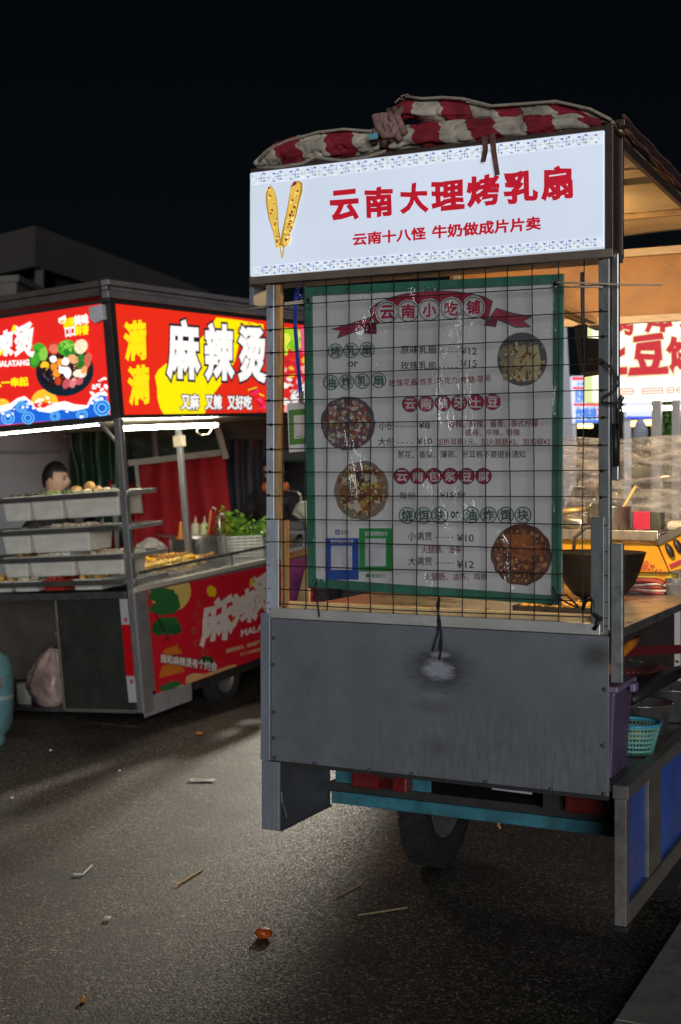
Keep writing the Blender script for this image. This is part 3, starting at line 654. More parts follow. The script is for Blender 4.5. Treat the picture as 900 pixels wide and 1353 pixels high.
# wrinkled clear film over the board
def film_mat(name, spec_amt, bump, scale, stretch, tint=(1, 1, 1), body=0.0, rough=.12, dist=.03):
    m, t, n, l, b = nodes_of(name); n.remove(b); out = n['Material Output']
    tr = n.new('ShaderNodeBsdfTransparent'); tr.inputs[0].default_value = (*tint, 1); gl = n.new('ShaderNodeBsdfGlossy'); gl.inputs['Roughness'].default_value = rough
    tc = n.new('ShaderNodeTexCoord'); mp = n.new('ShaderNodeMapping'); mp.inputs['Scale'].default_value = stretch; l.new(tc.outputs['Object'], mp.inputs[0])
    nz = n.new('ShaderNodeTexNoise'); nz.inputs['Scale'].default_value = scale; nz.inputs['Detail'].default_value = 6; nz.inputs['Roughness'].default_value = .6; nz.inputs['Distortion'].default_value = .8; l.new(mp.outputs[0], nz.inputs['Vector'])
    bp = n.new('ShaderNodeBump'); bp.inputs['Strength'].default_value = bump; bp.inputs['Distance'].default_value = dist; l.new(nz.outputs['Fac'], bp.inputs['Height']); l.new(bp.outputs[0], gl.inputs['Normal'])
    mx = n.new('ShaderNodeMixShader'); mx.inputs[0].default_value = spec_amt; l.new(tr.outputs[0], mx.inputs[1]); l.new(gl.outputs[0], mx.inputs[2]); cur = mx.outputs[0]
    if body:
        df = n.new('ShaderNodeBsdfDiffuse'); df.inputs[0].default_value = (.88, .86, .86, 1); tl = n.new('ShaderNodeBsdfTranslucent'); tl.inputs[0].default_value = (.88, .84, .86, 1)
        a = n.new('ShaderNodeMixShader'); a.inputs[0].default_value = .5; l.new(df.outputs[0], a.inputs[1]); l.new(tl.outputs[0], a.inputs[2])
        rp2 = n.new('ShaderNodeMapRange'); rp2.inputs[1].default_value = .42; rp2.inputs[2].default_value = .68; rp2.inputs[3].default_value = body * .25; rp2.inputs[4].default_value = body * 1.7; l.new(nz.outputs['Fac'], rp2.inputs[0])
        m2 = n.new('ShaderNodeMixShader'); l.new(rp2.outputs[0], m2.inputs[0]); l.new(cur, m2.inputs[1]); l.new(a.outputs[0], m2.inputs[2]); cur = m2.outputs[0]
    l.new(cur, out.inputs[0]); return m
def wr(a, b, s, amp): return amp * (noise.noise(Vector((a * s, b * s * 1.4, 3.3))) + .5 * noise.noise(Vector((a * s * 3, b * s * 2.2, 7.1))))
B().grid(lambda a, b: bil(.02 + .96 * a, .02 + .96 * b) + Vector((0, -.014 + wr(a, b, 5, .009), 0)), 46, 56).build('clear_cover', film_mat('menu_film', .09, 1.0, 5, (1, 1, .6), body=.05, rough=.13), mb, smooth=True, normals=False)
for n_, (u, v) in enumerate(((408, 396), (735, 374))):
    p = Vector(hx(u, v, .03)); B().lathe([(.006, .004), (.006, -.004), (.003, -.006)], c=p, axis='y', n=10).build('fixing_knob', black, mb)

# striped tarp rolled along the top
def stripe_mat():
    m, t, n, l, b = nodes_of('striped_tarp')
    tc = n.new('ShaderNodeTexCoord'); nz = n.new('ShaderNodeTexNoise'); nz.inputs['Scale'].default_value = 7; nz.inputs['Detail'].default_value = 3; l.new(tc.outputs['Object'], nz.inputs['Vector'])
    a = n.new('ShaderNodeAttribute'); a.attribute_name = 'stripe'
    ad = n.new('ShaderNodeMath'); ad.operation = 'MULTIPLY_ADD'; l.new(nz.outputs['Fac'], ad.inputs[0]); ad.inputs[1].default_value = .22; l.new(a.outputs['Fac'], ad.inputs[2])
    fr_ = n.new('ShaderNodeMath'); fr_.operation = 'FRACT'; l.new(ad.outputs[0], fr_.inputs[0])
    cr = n.new('ShaderNodeValToRGB'); cr.color_ramp.interpolation = 'CONSTANT'; e = cr.color_ramp.elements; e[0].color = (.56, .49, .38, 1); e[1].position = .5; e[1].color = (.30, .014, .028, 1)
    l.new(fr_.outputs[0], cr.inputs[0])
    nd = n.new('ShaderNodeTexNoise'); nd.inputs['Scale'].default_value = 16; nd.inputs['Detail'].default_value = 8; nd.inputs['Roughness'].default_value = .7; l.new(tc.outputs['Object'], nd.inputs['Vector'])
    rp = n.new('ShaderNodeMapRange'); rp.inputs[1].default_value = .35; rp.inputs[2].default_value = .65; rp.inputs[3].default_value = .42; rp.inputs[4].default_value = 1.15; l.new(nd.outputs['Fac'], rp.inputs[0])
    mx = n.new('ShaderNodeMix'); mx.data_type = 'RGBA'; mx.blend_type = 'MULTIPLY'; mx.inputs[0].default_value = 1; l.new(cr.outputs[0], mx.inputs[6]); l.new(rp.outputs[0], mx.inputs[7])
    l.new(mx.outputs[2], b.inputs['Base Color']); b.inputs['Roughness'].default_value = .8
    bp = n.new('ShaderNodeBump'); bp.inputs['Strength'].default_value = .35; bp.inputs['Distance'].default_value = .01; l.new(nd.outputs['Fac'], bp.inputs['Height']); l.new(bp.outputs[0], b.inputs['Normal'])
    return m
TARP = stripe_mat()
def roll(path, name, parent, seg=90, n=44, seed=0, per=.165, phase=0.0, fold=.25):
    """path: (px u, top v, bottom v, plane y). A loose roll of cloth lofted through those heights"""
    P = []
    for u, vt, vb, y in path:
        t_ = hx(u, vt, y); b_ = hx(u, vb, y); P.append((t_[0], y, (t_[2] + b_[2]) / 2, (t_[2] - b_[2]) / 2))
    P = np.array(P); xs = np.linspace(P[0, 0], P[-1, 0], seg + 1)
    Y, Zc, Rr = [np.interp(xs, P[:, 0], P[:, i]) for i in (1, 2, 3)]
    ke = np.array([.25, .5, .25]); 
    for _ in range(2): Zc[1:-1] = np.convolve(Zc, ke, 'valid'); Rr[1:-1] = np.convolve(Rr, ke, 'valid')
    v, f, st = [], [], []
    for i in range(seg + 1):
        for k_ in range(n):
            a = 2 * math.pi * k_ / n
            q = noise.noise(Vector((xs[i] * 9, math.cos(a) * 1.6 + seed, math.sin(a) * 1.6))); q2 = noise.noise(Vector((xs[i] * 6, math.cos(a) * 4.5 + seed, math.sin(a) * 6)))
            q3 = abs(noise.noise(Vector((xs[i] * 16 + seed, a * 1.1, 2.2)))); rr = 1 + fold * .7 * q + fold * .7 * q2 - .20 * max(0, .16 - q3) / .16
            v.append((xs[i] + .006 * q2, Y[i] + math.cos(a) * max(Rr[i] * .9, .022) * rr * (-1), Zc[i] + math.sin(a) * Rr[i] * rr)); st.append((xs[i] + .012 * math.sin(a) + .02 * q) / per + phase)
    for i in range(seg):
        for k_ in range(n): f.append((i * n + k_, i * n + (k_ + 1) % n, (i + 1) * n + (k_ + 1) % n, (i + 1) * n + k_))
    f.append(tuple(range(n))[::-1]); f.append(tuple(seg * n + k_ for k_ in range(n)))
    me = bpy.data.meshes.new(name); me.from_pydata(v, [], f); me.update()
    at = me.attributes.new('stripe', 'FLOAT', 'POINT'); at.data.foreach_set('value', np.array(st, np.float32))
    for p in me.polygons: p.use_smooth = True
    me.materials.append(TARP); o = bpy.data.objects.new(name, me); COL.objects.link(o); o.parent = parent; return o
tp = empty('striped_tarp', 'dirty red and cream striped tarp rolled up and tied along the sign top', 'tarp', frame=M)
roll([(340, 213, 221, .05), (352, 198, 222, .05), (368, 188, 221, .05), (395, 181, 218, .05), (425, 174, 212, .05), (455, 172, 206, .05), (485, 174, 204, .05), (505, 168, 200, .05), (522, 160, 194, .05)], 'left_roll', tp, 150, 46, 1.0, .165, .15)
roll([(500, 175, 200, .055), (530, 168, 200, .055), (560, 163, 196, .055), (600, 160, 193, .055), (640, 158, 187, .05), (700, 152, 181, .05), (760, 150, 177, .05), (795, 158, 171, .05)], 'lower_fold', tp, 150, 46, 5.0, .165, .45, .3)
roll([(526, 138, 160, .065), (540, 128, 158, .065), (560, 130, 160, .065), (585, 129, 162, .065), (612, 132, 161, .065), (645, 141, 160, .065), (680, 138, 163, .065), (715, 134, 162, .065), (750, 137, 160, .065), (780, 145, 162, .065), (806, 158, 166, .06), (816, 162, 168, .06)], 'upper_roll', tp, 150, 46, 9.0, .165, .0)
hm = B()
for pl, yy in ((((340, 221), (370, 221), (400, 216), (418, 207), (432, 210), (455, 212), (485, 207), (510, 200)), -.004), (((342, 213), (356, 197), (380, 186), (420, 174), (455, 171), (492, 173)), .02), (((535, 128), (560, 130), (585, 128), (612, 131), (650, 140), (690, 137), (735, 134), (780, 144), (808, 158)), .03)):
    hm.tube([hx(u, v + random.uniform(-.8, .8), yy) for u, v in pl], .0045, 6)
hm.build('hem', mat('hem_cream', (.34, .29, .22), .85, 0, .3, 40), tp, smooth=True)
kn = B()
for i in range(9):
    c0 = Vector(hx(503 + 3.4 * i, 172 - 1.5 * i + random.uniform(-8, 8), .02)); 
    kn.tube([c0 + Vector((random.uniform(-.03, .03), random.uniform(-.015, .03), .035)), c0 + Vector((0, -.02, 0)), c0 + Vector((random.uniform(-.03, .03), 0, -.04))], [.012, .009, .012], 7)
kn.tube([hx(u, v, .0) for u, v in ((497, 152), (499, 165), (508, 180), (520, 178), (524, 165))], [.014, .012, .011, .010, .012], 8)
kn.build('tied_knot', mat('knot_cloth', (.30, .17, .15), .85, 0, .6, 26, .4, 60), tp, smooth=True)
st_ = B()
for pts in (((640, 180), (641, 198), (638, 214)), ((650, 176), (652, 200), (657, 231))):
    P = [hx(u, v, -.018) for u, v in pts]
    st_.prism([P[0] + (-.008, 0, 0), P[0] + (.008, 0, 0), P[1] + (.008, 0, 0), P[2] + (.007, 0, 0), P[2] + (-.007, 0, 0), P[1] + (-.007, 0, 0)], (0, .003, 0))
st_.build('tie_strap', mat('strap_cloth', (.16, .07, .06), .9, 0, .7, 40), tp)
q = [hx(u, v, -.012) for u, v in ((487, 177), (499, 175), (499, 183), (488, 185))]
B().prism(q, (0, .002, 0)).build('label_patch', mat('teal_label', (.12, .42, .45), .6), tp)
B().tube([hx(u, v, .04) for u, v in ((522, 136), (528, 130), (534, 133), (530, 127), (538, 125), (546, 130))], .003, 6).build('frayed_end', mat('knot_cloth', (.3, .17, .15)), tp)

# payment card on a blue lanyard
pc = empty('payment_card', 'green bordered payment card hanging from a blue lanyard by the left post', 'card', frame=M)
PY = .12
ln = B()
pts = [hx(u, v, PY) for u, v in ((395, 374), (391, 392), (390, 430), (393, 470), (396, 505), (398, 530))]
for a, b_ in zip(pts, pts[1:]): ln.bar(a, b_, .012, .003, (0, 1, 0))
ln.tube([hx(u, v, PY) for u, v in ((400, 376), (404, 386), (398, 394), (393, 388))], .006, 6)
ln.build('lanyard', mat('blue_ribbon', (.012, .05, .42), .6, 0, .2, 30), pc)
B().prism([hx(u, v, PY + .003) for u, v in ((379.5, 533), (405, 531), (406, 596), (382, 598))], (0, .002, 0)).build('sleeve', mat('card_white', (.62, .62, .64), .3), pc)
ink = Ink(M, 1, PY + .003, -1)
ink.poly([(381.5, 542), (405, 540), (406, 586), (383, 588)], c8(84, 135, 66)); ink.poly([(388, 549), (403, 548), (404, 578), (389, 580)], c8(205, 200, 196))
ink.line((391, 577), (402, 576), .8, c8(90, 90, 90)); ink.build('card_print', printed('card_ink', .0, .4), pc)
B().box(*[f(*[hx(u, v, PY)[i] for u, v in ((397, 517), (401.5, 533))]) for i in (0,) for f in (min, max)], PY - .004, PY + .001, hx(398, 533, PY)[2], hx(398, 517, PY)[2]).build('clip', mat('clip_grey', (.25, .24, .23), .4, .5), pc)

# cords, cable ties and hook
def cord(name, label, pts, r, y, m_=cordm, cat='cord', group=None):
    o = B()
    for pl in pts: o.tube([hx(u, v, y if len(q_) < 3 else q_[2]) for q_ in pl for u, v in [q_[:2]]], r, 7)
    o = o.build(name, m_, None, smooth=True); o.matrix_world = M.mat(); return tag(o, label, cat, group)
cord('tie_cord', 'long black cord looped over the middle of the mesh bottom, hanging onto the grey panel', [[(580, 788), (577, 800), (582, 822), (583, 840), (581, 858)], [(581, 790), (579, 812), (579, 835), (575, 848), (572, 860)], [(578, 820), (583, 835), (584, 850), (581, 872)]], .0026, -.012)
cord('tie_cord', 'short black cord knotted at the lower left corner of the menu board', [[(419, 768), (415, 777), (420, 785), (413, 790)], [(408, 776), (416, 778), (420, 800), (422, 815)], [(416, 779), (424, 788), (428, 794)]], .0026, -.010)
cord('tie_cord', 'black cord knotted at the lower right corner of the menu board', [[(730, 775), (736, 788), (728, 800), (724, 798)], [(735, 787), (748, 786), (758, 795), (765, 803)], [(738, 790), (752, 798), (764, 803)]], .0026, -.010)
o = cord('bent_hook', 'bent black wire hook on the right post foot', [[(770, 806), (773, 795), (781, 791), (784, 797), (782, 808), (790, 815), (796, 818)], [(793, 815), (789, 826), (785, 832)]], .0055, -.014, mat('hook_black', (.03, .03, .032), .35, .6), 'hook')
cord('white_tie', 'pale plastic cable tie poking left from the front left post', [[(340, 406), (372, 401), (403, 397)], [(322, 409), (360, 404), (402, 400)]], .0022, .02, mat('tie_white', (.62, .52, .38), .5), 'cable tie')
cord('white_tie', 'long pale plastic cable tie sticking out right past the right post', [[(735, 373), (775, 374), (820, 376), (875, 376.5)], [(747, 379), (775, 379), (797, 379)]], .0026, -.012, mat('tie_white', (.62, .52, .38)), 'cable tie')
cord('lamp_cable', 'dark lamp cable looping out over the right post and hanging in a knot', [[(777, 475), (795, 475), (808, 487), (817, 500), (818, 507), (810, 518), (797, 525), (795, 531), (808, 533), (820, 533), (824, 525), (821, 522), (819, 530), (817, 545), (818, 565)], [(820, 533), (822, 552), (820, 566)]], .0033, -.016, mat('cable_brown', (.03, .028, .022), .6), 'cable')
cord('thin_rod', 'dark straight rod lashed upright against the right post', [[(813, 560), (814, 616)]], .008, .0, black, 'rod')

# flood lamp seen from behind
fl = empty('flood_lamp', 'black flood lamp hung behind the right post, turned away', 'lamp', frame=M)
fy = .30
P = [hx(u, v, fy) for u, v in ((766, 445), (795, 447), (797, 488), (771, 492))]
B().prism(P, (-.012, .045, -.012)).build('housing', mat('lamp_black', (.006, .006, .006), .5, 0, .2, 20, spec=.25), fl, bevel=.004)
B().prism([hx(u, v, fy - .005) for u, v in ((758, 432), (765, 428), (771, 492), (767, 494))], (0, .06, 0)).prism([hx(u, v, fy - .004) for u, v in ((759, 430), (774, 428), (774, 446), (762, 447))], (0, .02, 0)).build('bracket', mat('bracket_grey', (.012, .011, .010), .45, .1, spec=.3), fl, bevel=.001)
B().tube([hx(770, 428, fy), hx(770, 405, fy), hx(769, 360, fy)], .006, 8).build('hanger', black, fl)
al = bpy.data.lights.new('flood_light', 'AREA'); al.shape = 'RECTANGLE'; al.size = .12; al.size_y = .09; al.energy = 18; al.color = (1, .70, .36)
alo = bpy.data.objects.new('flood_light', al); COL.objects.link(alo); alo.parent = fl
c0 = sum((Vector(p) for p in P), Vector()) / 4 + Vector((-.02, .065, -.02)); alo.location = c0; alo.rotation_euler = Vector((.22, -.80, .50)).to_track_quat('Z', 'Y').to_euler()

# film wind-screen at the back of the counter
wf = B().grid(lambda a, b: (.02 + 1.35 * a, 1.545 + wr(a * 2, b * 3, 4, .020) + .007 * noise.noise(Vector((a * 3, b * 16 + 1.5 * noise.noise(Vector((a * 4, b * 3, 0))), 9))), 1.11 + (.555 + .006 * math.sin(a * 22)) * b), 90, 110).build('film_screen', film_mat('wind_film', .32, 1.0, 6, (.8, 1, 3.8), tint=(.93, .91, .94), body=.36, rough=.15, dist=.07), None, smooth=True, normals=False)
wf.matrix_world = M.mat(); tag(wf, 'wrinkled clear plastic film stretched across the back of the counter', 'film')

# griddle, pots and the rest on the counter
def at(x, y, z=1.108): return M.world((x, y, z))
RZ = math.atan2(EX[1], EX[0])
yel = mat('yellow_enamel', (.62, .30, .015), .4, .0, .2, 8, .05, 40, dirt=(.30, .10, .01), dirt_amt=.5, dirt_scale=7)
gr = empty('gas_griddle', 'yellow gas griddle with a grill top and black knobs by the film screen', 'griddle', frame=M)
gy = 1.16
gb = [hx(u, v, gy) for u, v in ((735, 712), (868, 720), (884, 756), (735, 757))]
B().prism(gb, (0, .26, 0)).build('body', yel, gr, bevel=.004)
zt0, zt1 = gb[0][2] + .002, gb[0][2] + .012
xg0, xg1 = .40, gb[1][0] + .0
gt = B().box(xg0, xg1 + .01, gy - .03, gy - .01, zt0, zt0 + .034).box(xg0, xg1 + .01, gy + .24, gy + .26, zt0, zt0 + .034)
for i in range(15): x = xg0 + (xg1 - xg0) * i / 14; gt.box(x, x + .012, gy - .009, gy + .239, zt0 + .016, zt0 + .026)
gt.build('grill_top', steel, gr, bevel=.002)
kp = [hx(u, v, gy - .02) for u, v in ((868, 716), (935, 680), (950, 740), (885, 756))]
B().prism(kp, (0, .24, 0)).build('sloped_panel', yel, gr, bevel=.004)
kp2 = [hx(u, v, gy - .03) for u, v in ((866, 712), (938, 676), (938, 686), (870, 721))]
B().prism(kp2, (0, .26, 0)).build('panel_edge', dsteel, gr, bevel=.002)
kp3 = [hx(u, v, gy - .026) for u, v in ((884, 746), (940, 722), (940, 727), (886, 751))]
B().prism(kp3, (0, .01, 0)).build('red_stripe', mat('stripe_red', (.35, .02, .05), .5), gr)
for u, v in ((885, 727), (896, 721), (908, 714)):
    c_ = Vector(hx(u, v, gy - .03)); kb = B(); kb.blob(c_, (.012, .02, .027), 12, 8, rot=Matrix.Rotation(R(-28), 3, 'Y')); kb.build('knob', black, gr, smooth=True)
gs = B()
for i in range(70):
    u, v = 855 + random.gauss(0, 9), 749 + random.gauss(0, 3.2)
    if 838 < u < 876 and 739 < v < 755:
        p = hx(u, v, gy - .0015); gs.lathe([(random.uniform(.001, .005), 0), (.0005, -.0012)], c=p, axis='y', n=7)
gs.build('grease_stain', mat('grease_red', (.40, .07, .012), .5, 0, .4, 40), gr)
for u in (750, 874): p = hx(u, 757, gy + .02); B().box(p[0] - .012, p[0] + .012, gy + .02, gy + .05, 1.109, p[2] - .001).build('leg', yel, gr)
B().box(.50, .99, gy + .02, gy + .05, 1.16, 1.175).build('gas_rail', mat('rail_yellow', (.5, .4, .05), .4), gr)

def lathe_thing(name, label, cat, prof, loc, m_, n=32):
    o = B().lathe(prof, n=n, cap=False).build(name, m_, None, smooth=True, thick=.002); o.location = loc; return tag(o, label, cat)
# sauce pan
pz = zt0 + .028; pp = hx(812, 698, gy + .10)
pan = empty('sauce_pan', 'steel saucepan with a side handle standing on the griddle', 'pan', M.world((pp[0] - .02, gy + .10, pz)), RZ)
B().lathe([(.001, .001), (.070, .001), (.076, .008), (.078, .082), (.083, .088)], n=32, cap=False).build('bowl', steel, pan, smooth=True, thick=.002)
B().tube([(-.08, -.01, .078), (-.14, -.02, .07), (-.21, -.03, .058)], [.010, .011, .013], 8).build('handle', mat('handle_gold', (.40, .28, .12), .4, .5), pan, smooth=True)
cor = M.world((pp[0] + .0, gy + .10, pz + .03)); tip = M.world(hx(840, 642, gy + .14))
o = B().bar(cor, tip, .012, .008).build('wooden_ladle', mat('pale_wood', (.62, .42, .12), .5, 0, .2, 20), None, bevel=.002); tag(o, 'pale wooden stirring stick leaning in the saucepan', 'utensil')
# red tin
tb = [hx(u, v, gy + .05) for u, v in ((837, 676), (859, 676), (859, 711), (837, 711))]
tin = empty('square_tin', 'square tin with one red side and one dark side on the griddle edge', 'tin', frame=M)
tx0, tx1, tz0, tz1 = tb[0][0], tb[1][0], max(tb[2][2], zt0 + .035), tb[0][2]
B().box(tx0, tx1 + .0, gy + .05, gy + .13, tz0, tz1).build('red_body', mat('tin_red', (.42, .015, .06), .4), tin, bevel=.002)
B().box(tx1 + .0005, tx1 + .035, gy + .052, gy + .128, tz0, tz1 - .003).build('dark_side', mat('tin_dark', (.04, .05, .04), .35, 0, .5, 30), tin, bevel=.002)
o = B().box(tx1 + .045, tx1 + .30, gy + .10, gy + .22, tz0 - .005, tz0 + .03).build('white_cloth_bundle', mat('cloth_white', (.55, .52, .48), .9, 0, .3, 14, .5, 30), None, bevel=.014); o.matrix_world = M.mat(); tag(o, 'crumpled white cloth behind the square tin', 'cloth')
# steel cup lying on the grill
c_ = hx(752, 697, gy + .06); o = B().lathe([(.001, -.06), (.022, -.058), (.026, .05), (.029, .056), (.02, .058), (.001, .05)], n=20, axis='x').build('steel_cup', steel, None, smooth=True)
o.location = M.world((c_[0] - .01, gy + .06, zt0 + .056)); o.rotation_euler = (0, R(8), RZ + .2); tag(o, 'small steel cup lying on its side on the grill', 'cup')
# wok
wy = .86; wl = hx(733, 728, wy)[0]; wr_ = hx(853, 728, wy)[0]; wz = hx(800, 729, wy)[2]; wr0 = (wr_ - wl) / 2
wok = empty('black_wok', 'large blackened wok on the counter below the griddle', 'wok', M.world((wl + wr0, wy, 1.109)), RZ)
hh = wz - 1.109
B().lathe([(.001, 0), (wr0 * .42, .002), (wr0 * .55, .012), (wr0 * .74, hh * .30), (wr0 * .87, hh * .6), (wr0 * .99, hh * .97), (wr0, hh), (wr0 * .97, hh), (wr0 * .75, hh * .58), (wr0 * .5, hh * .25), (.001, hh * .2)], n=44, cap=False).build('bowl', mat('burnt_iron', (.006, .0055, .005), .6, .0, .5, 26, .5, 90, dirt=(.016, .011, .008), dirt_amt=.4, dirt_scale=22, spec=.25), wok, smooth=True)
B().lathe([(.001, hh * .70), (wr0 * .5, hh * .72), (wr0 * .86, hh * .80)], n=36, cap=False).build('inside_disc', mat('disc_brown', (.30, .17, .08), .6, 0, .7, 60, .5, 120), wok)  # brown disc added to lighten the inside of the wok
c_ = Vector((-wr0 * .45, -wr0 * .45, hh + .008))
B().tube([c_ + Vector((0, 0, -.02)), c_ + Vector((.01, -.02, .04)), c_ + Vector((.05, -.03, .075)), c_ + Vector((.12, -.03, .09))], .006, 8).build('lifting_hook', dsteel, wok, smooth=True)
# folded towels
tw = B()
for i in range(5):
    dx = (0, .006, -.004, .005, 0)[i]; z0 = i * .0085
    tw.mi = i % 2
    tw.grid(lambda a, b: (dx + .17 * (a - .5), .11 * (b - .5), z0 + .003 + .004 * math.sin(a * 5 + i) - .012 * abs(2 * a - 1) ** 6 * (i / 5)), 16, 8)
o = tw.build('folded_towel', [mat('towel_red', (.30, .05, .05), .95, 0, .5, 22, .5, 60), mat('towel', (.52, .40, .34), .95, 0, .4, 22, .5, 60)], None, thick=.008, smooth=True); o.location = at(.875, 1.13, 1.114); o.rotation_euler = (0, 0, RZ + .1); tag(o, 'folded stained towels on the counter in front of the griddle', 'towel')
# shallow tray with fried crumbs
tr = empty('shallow_tray', 'shallow tray of golden fried crumbs at the counter front', 'tray', at(.79, .43), RZ)
B().box(-.12, .12, -.065, .065, .0, .006).box(-.12, .12, -.069, -.0655, 0, .016).box(-.12, .12, .0655, .069, 0, .016).box(-.124, -.1205, -.069, .069, 0, .016).box(.1205, .124, -.069, .069, 0, .016).build('pan', dsteel, tr)
cb = B()
for i in range(160): cb.blob((random.uniform(-.11, .11), random.uniform(-.055, .055), .010 + random.random() * .014), random.uniform(.004, .010), 6, 4)
cb.build('crumbs', mat('fried_gold', (.62, .33, .05), .6, 0, .4, 50), tr)
# things on the side ledge
lz = .698
def on_ledge(u, v, x): p = M.hit(u, v, 0, x); return p
bin_ = empty('purple_bin', 'tall translucent purple plastic bin on the ledge by the panel edge', 'bin', M.world((1.0, .14, lz)), RZ)
def taper(b, x0, x1, y0, y1, z0, z1, k_): b.hexa([(x0 + k_, y0 + k_, z0), (x1 - k_, y0 + k_, z0), (x1 - k_, y1 - k_, z0), (x0 + k_, y1 - k_, z0), (x0, y0, z1), (x1, y0, z1), (x1, y1, z1), (x0, y1, z1)])
b_ = B(); taper(b_, -.06, .056, -.09, .11, 0, .235, .014); b_.build('tub', mat('purple_plastic', (.13, .08, .16), .35, 0, .2, 8), bin_, bevel=.006)
B().box(-.066, .066, -.10, .12, .236, .252).box(.067, .085, .02, .06, .222, .246).build('rim', mat('lilac_plastic', (.24, .17, .29), .35, 0, .15, 8), bin_, bevel=.005)
o = B().tube([M.world((.99, .12, lz + .24)), M.world((1.02, .19, lz + .30)), M.world((1.04, .27, lz + .335)), M.world((1.045, .36, lz + .345))], [.012, .010, .014, .010], 8).build('orange_spatula', mat('orange_plastic', (.62, .20, .02), .4), None, smooth=True); tag(o, 'orange plastic spatula sticking out of the purple bin', 'utensil')
bk = empty('plastic_basket', 'small blue-green plastic colander basket on the side ledge', 'basket', M.world((1.02, .42, lz)), RZ)
cb = B(); n_ = 40
for i in range(n_):
    a = 2 * math.pi * i / n_; cb.tube([(.052 * math.cos(a), .052 * math.sin(a), .004), (.074 * math.cos(a), .074 * math.sin(a), .088)], .0022, 5)
for q_ in range(6): cb.lathe([(.055 + q_ * .004, .012 + q_ * .014), (.058 + q_ * .004, .014 + q_ * .014), (.057 + q_ * .004, .018 + q_ * .014)], n=36, cap=False)
cb.lathe([(.001, .002), (.054, .004)], n=30, cap=False); cb.build('weave', mat('mint_plastic', (.18, .42, .36), .4), bk, smooth=True)
B().lathe([(.072, .086), (.080, .088), (.081, .096), (.073, .095)], n=40, cap=False).build('rim', mat('cyan_plastic', (.05, .33, .50), .35), bk, smooth=True)
cb = B()
for i in range(14): cb.blob((random.uniform(-.035, .035), random.uniform(-.035, .035), .05 + random.random() * .012), random.uniform(.010, .018), 8, 5)
cb.build('peelings', mat('peel_yellow', (.65, .50, .14), .6, 0, .3, 40), bk, smooth=True)
for lab, x, y, r_, h_ in (('shiny steel basin behind the colander basket', .965, .72, .10, .10), ('wide steel basin farther back on the side ledge', 1.0, 1.02, .11, .11)):
    lathe_thing('steel_basin', lab, 'basin', [(.001, .002), (r_ * .72, .002), (r_ * .80, .012), (r_, h_), (r_ * 1.07, h_ + .003)], M.world((x, y, lz)), steel)
o = B().tube([M.world((.97, .60, lz + .125)), M.world((1.0, .85, lz + .155)), M.world((1.03, 1.05, lz + .16))], [.016, .03, .02], 8).build('black_ladle', black, None, smooth=True); tag(o, 'black ladle resting across the steel basins', 'utensil')

# ================================================================== LEFT STALL (tilted, lit red signs)
st = empty('hotpot_stall', 'metal skewer-soup stall with glowing red and yellow signs and shelves of food', 'food stall', frame=K)
roofm = mat('roof_grey', (.12, .11, .115), .5, .3, .25, 10, .1, 40, dirt=(.05, .045, .04), dirt_amt=.5)
B().box(-1.75, .0, .02, 3.65, 2.585, 2.60).build('roof', roofm, st)  # rear lengthened out of sight so the stall's shadow edges the ground streak
b_ = B()
for z0, z1, d in ((2.60, 2.632, .03), (2.572, 2.594, .012), (2.525, 2.568, .02)): b_.box(.004 - .03, .004 + d, -.04, 3.65, z0, z1)
b_.build('side_rail', mat('rail_shiny', (.62, .57, .60), .26, .7, .25, 12, .05, 40, stretch=(1, .2, 1)), st, bevel=.004)
b_ = B()
for z0, z1, d in ((2.60, 2.636, .03), (2.548, 2.597, .012)): b_.box(-1.75, -.028, -d, .01, z0, z1)
b_.build('front_rail', mat('rail_dull', (.10, .085, .08), .5, .3, .25, 12), st, bevel=.004)
B().box(-.054, .008, -.012, .046, 1.80, 2.52).box(-.045, .02, -.035, -.0125, 2.50, 2.645).build('corner_trim', mat('trim_dark', (.045, .042, .04), .5, .3, .2, 20), st, bevel=.003)
def hK(u, v, ax, c): return K.hit(u, v, ax, c)
# front sign
f1 = B().box(-1.6, -.056, .0, .09, 1.826, 2.50).build('front_sign', glow('red_sheet', c8(214, 36, 30), .86, .06), st, bevel=.003)
B().box(-1.6, -.056, -.004, .10, 2.5005, 2.52).box(-1.6, -.056, -.004, .10, 1.79, 1.8255).build('sign_edge', mat('trim_dark', (.045,) * 3), f1)
z1 = Z(0, 290, 4.5); ink = Ink(K, 1, 0, -1, .0006)
YEL, WHT = c8(255, 226, 20), c8(250, 246, 244)
yl = c8(245, 190, 50)
for (x, y, r_) in ((15, 1110, 45), (265, 1090, 80), (450, 1175, 45), (120, 1160, 40)):
    ink.poly(z1(*[(x + r_ * math.cos(t), min(y + r_ * math.sin(t), 1180)) for t in np.linspace(math.pi, 2 * math.pi, 18)]), yl)
for i in range(9): a = math.pi * (1.08 + i * .105); ink.line(z1((265, 1090))[0], z1((265 + 78 * math.cos(a), 1090 + 74 * math.sin(a)))[0], .5, c8(200, 120, 30))
wv = lambda pts, c_: ink.poly(z1(*pts), c_)
bl1, bl2 = c8(28, 96, 205), c8(110, 190, 235)
wv([(0, 1110), (60, 1095), (110, 1060), (150, 1050), (185, 1080), (215, 1120), (265, 1120), (330, 1090), (390, 1080), (450, 1100), (520, 1105), (540, 1060), (580, 1030), (630, 1020), (655, 1165), (0, 1224)], c8(235, 240, 245))
wv([(0, 1150), (70, 1130), (115, 1080), (160, 1075), (200, 1110), (230, 1140), (300, 1150), (370, 1130), (440, 1140), (525, 1120), (550, 1075), (600, 1045), (635, 1050), (654, 1166), (0, 1224)], bl1)
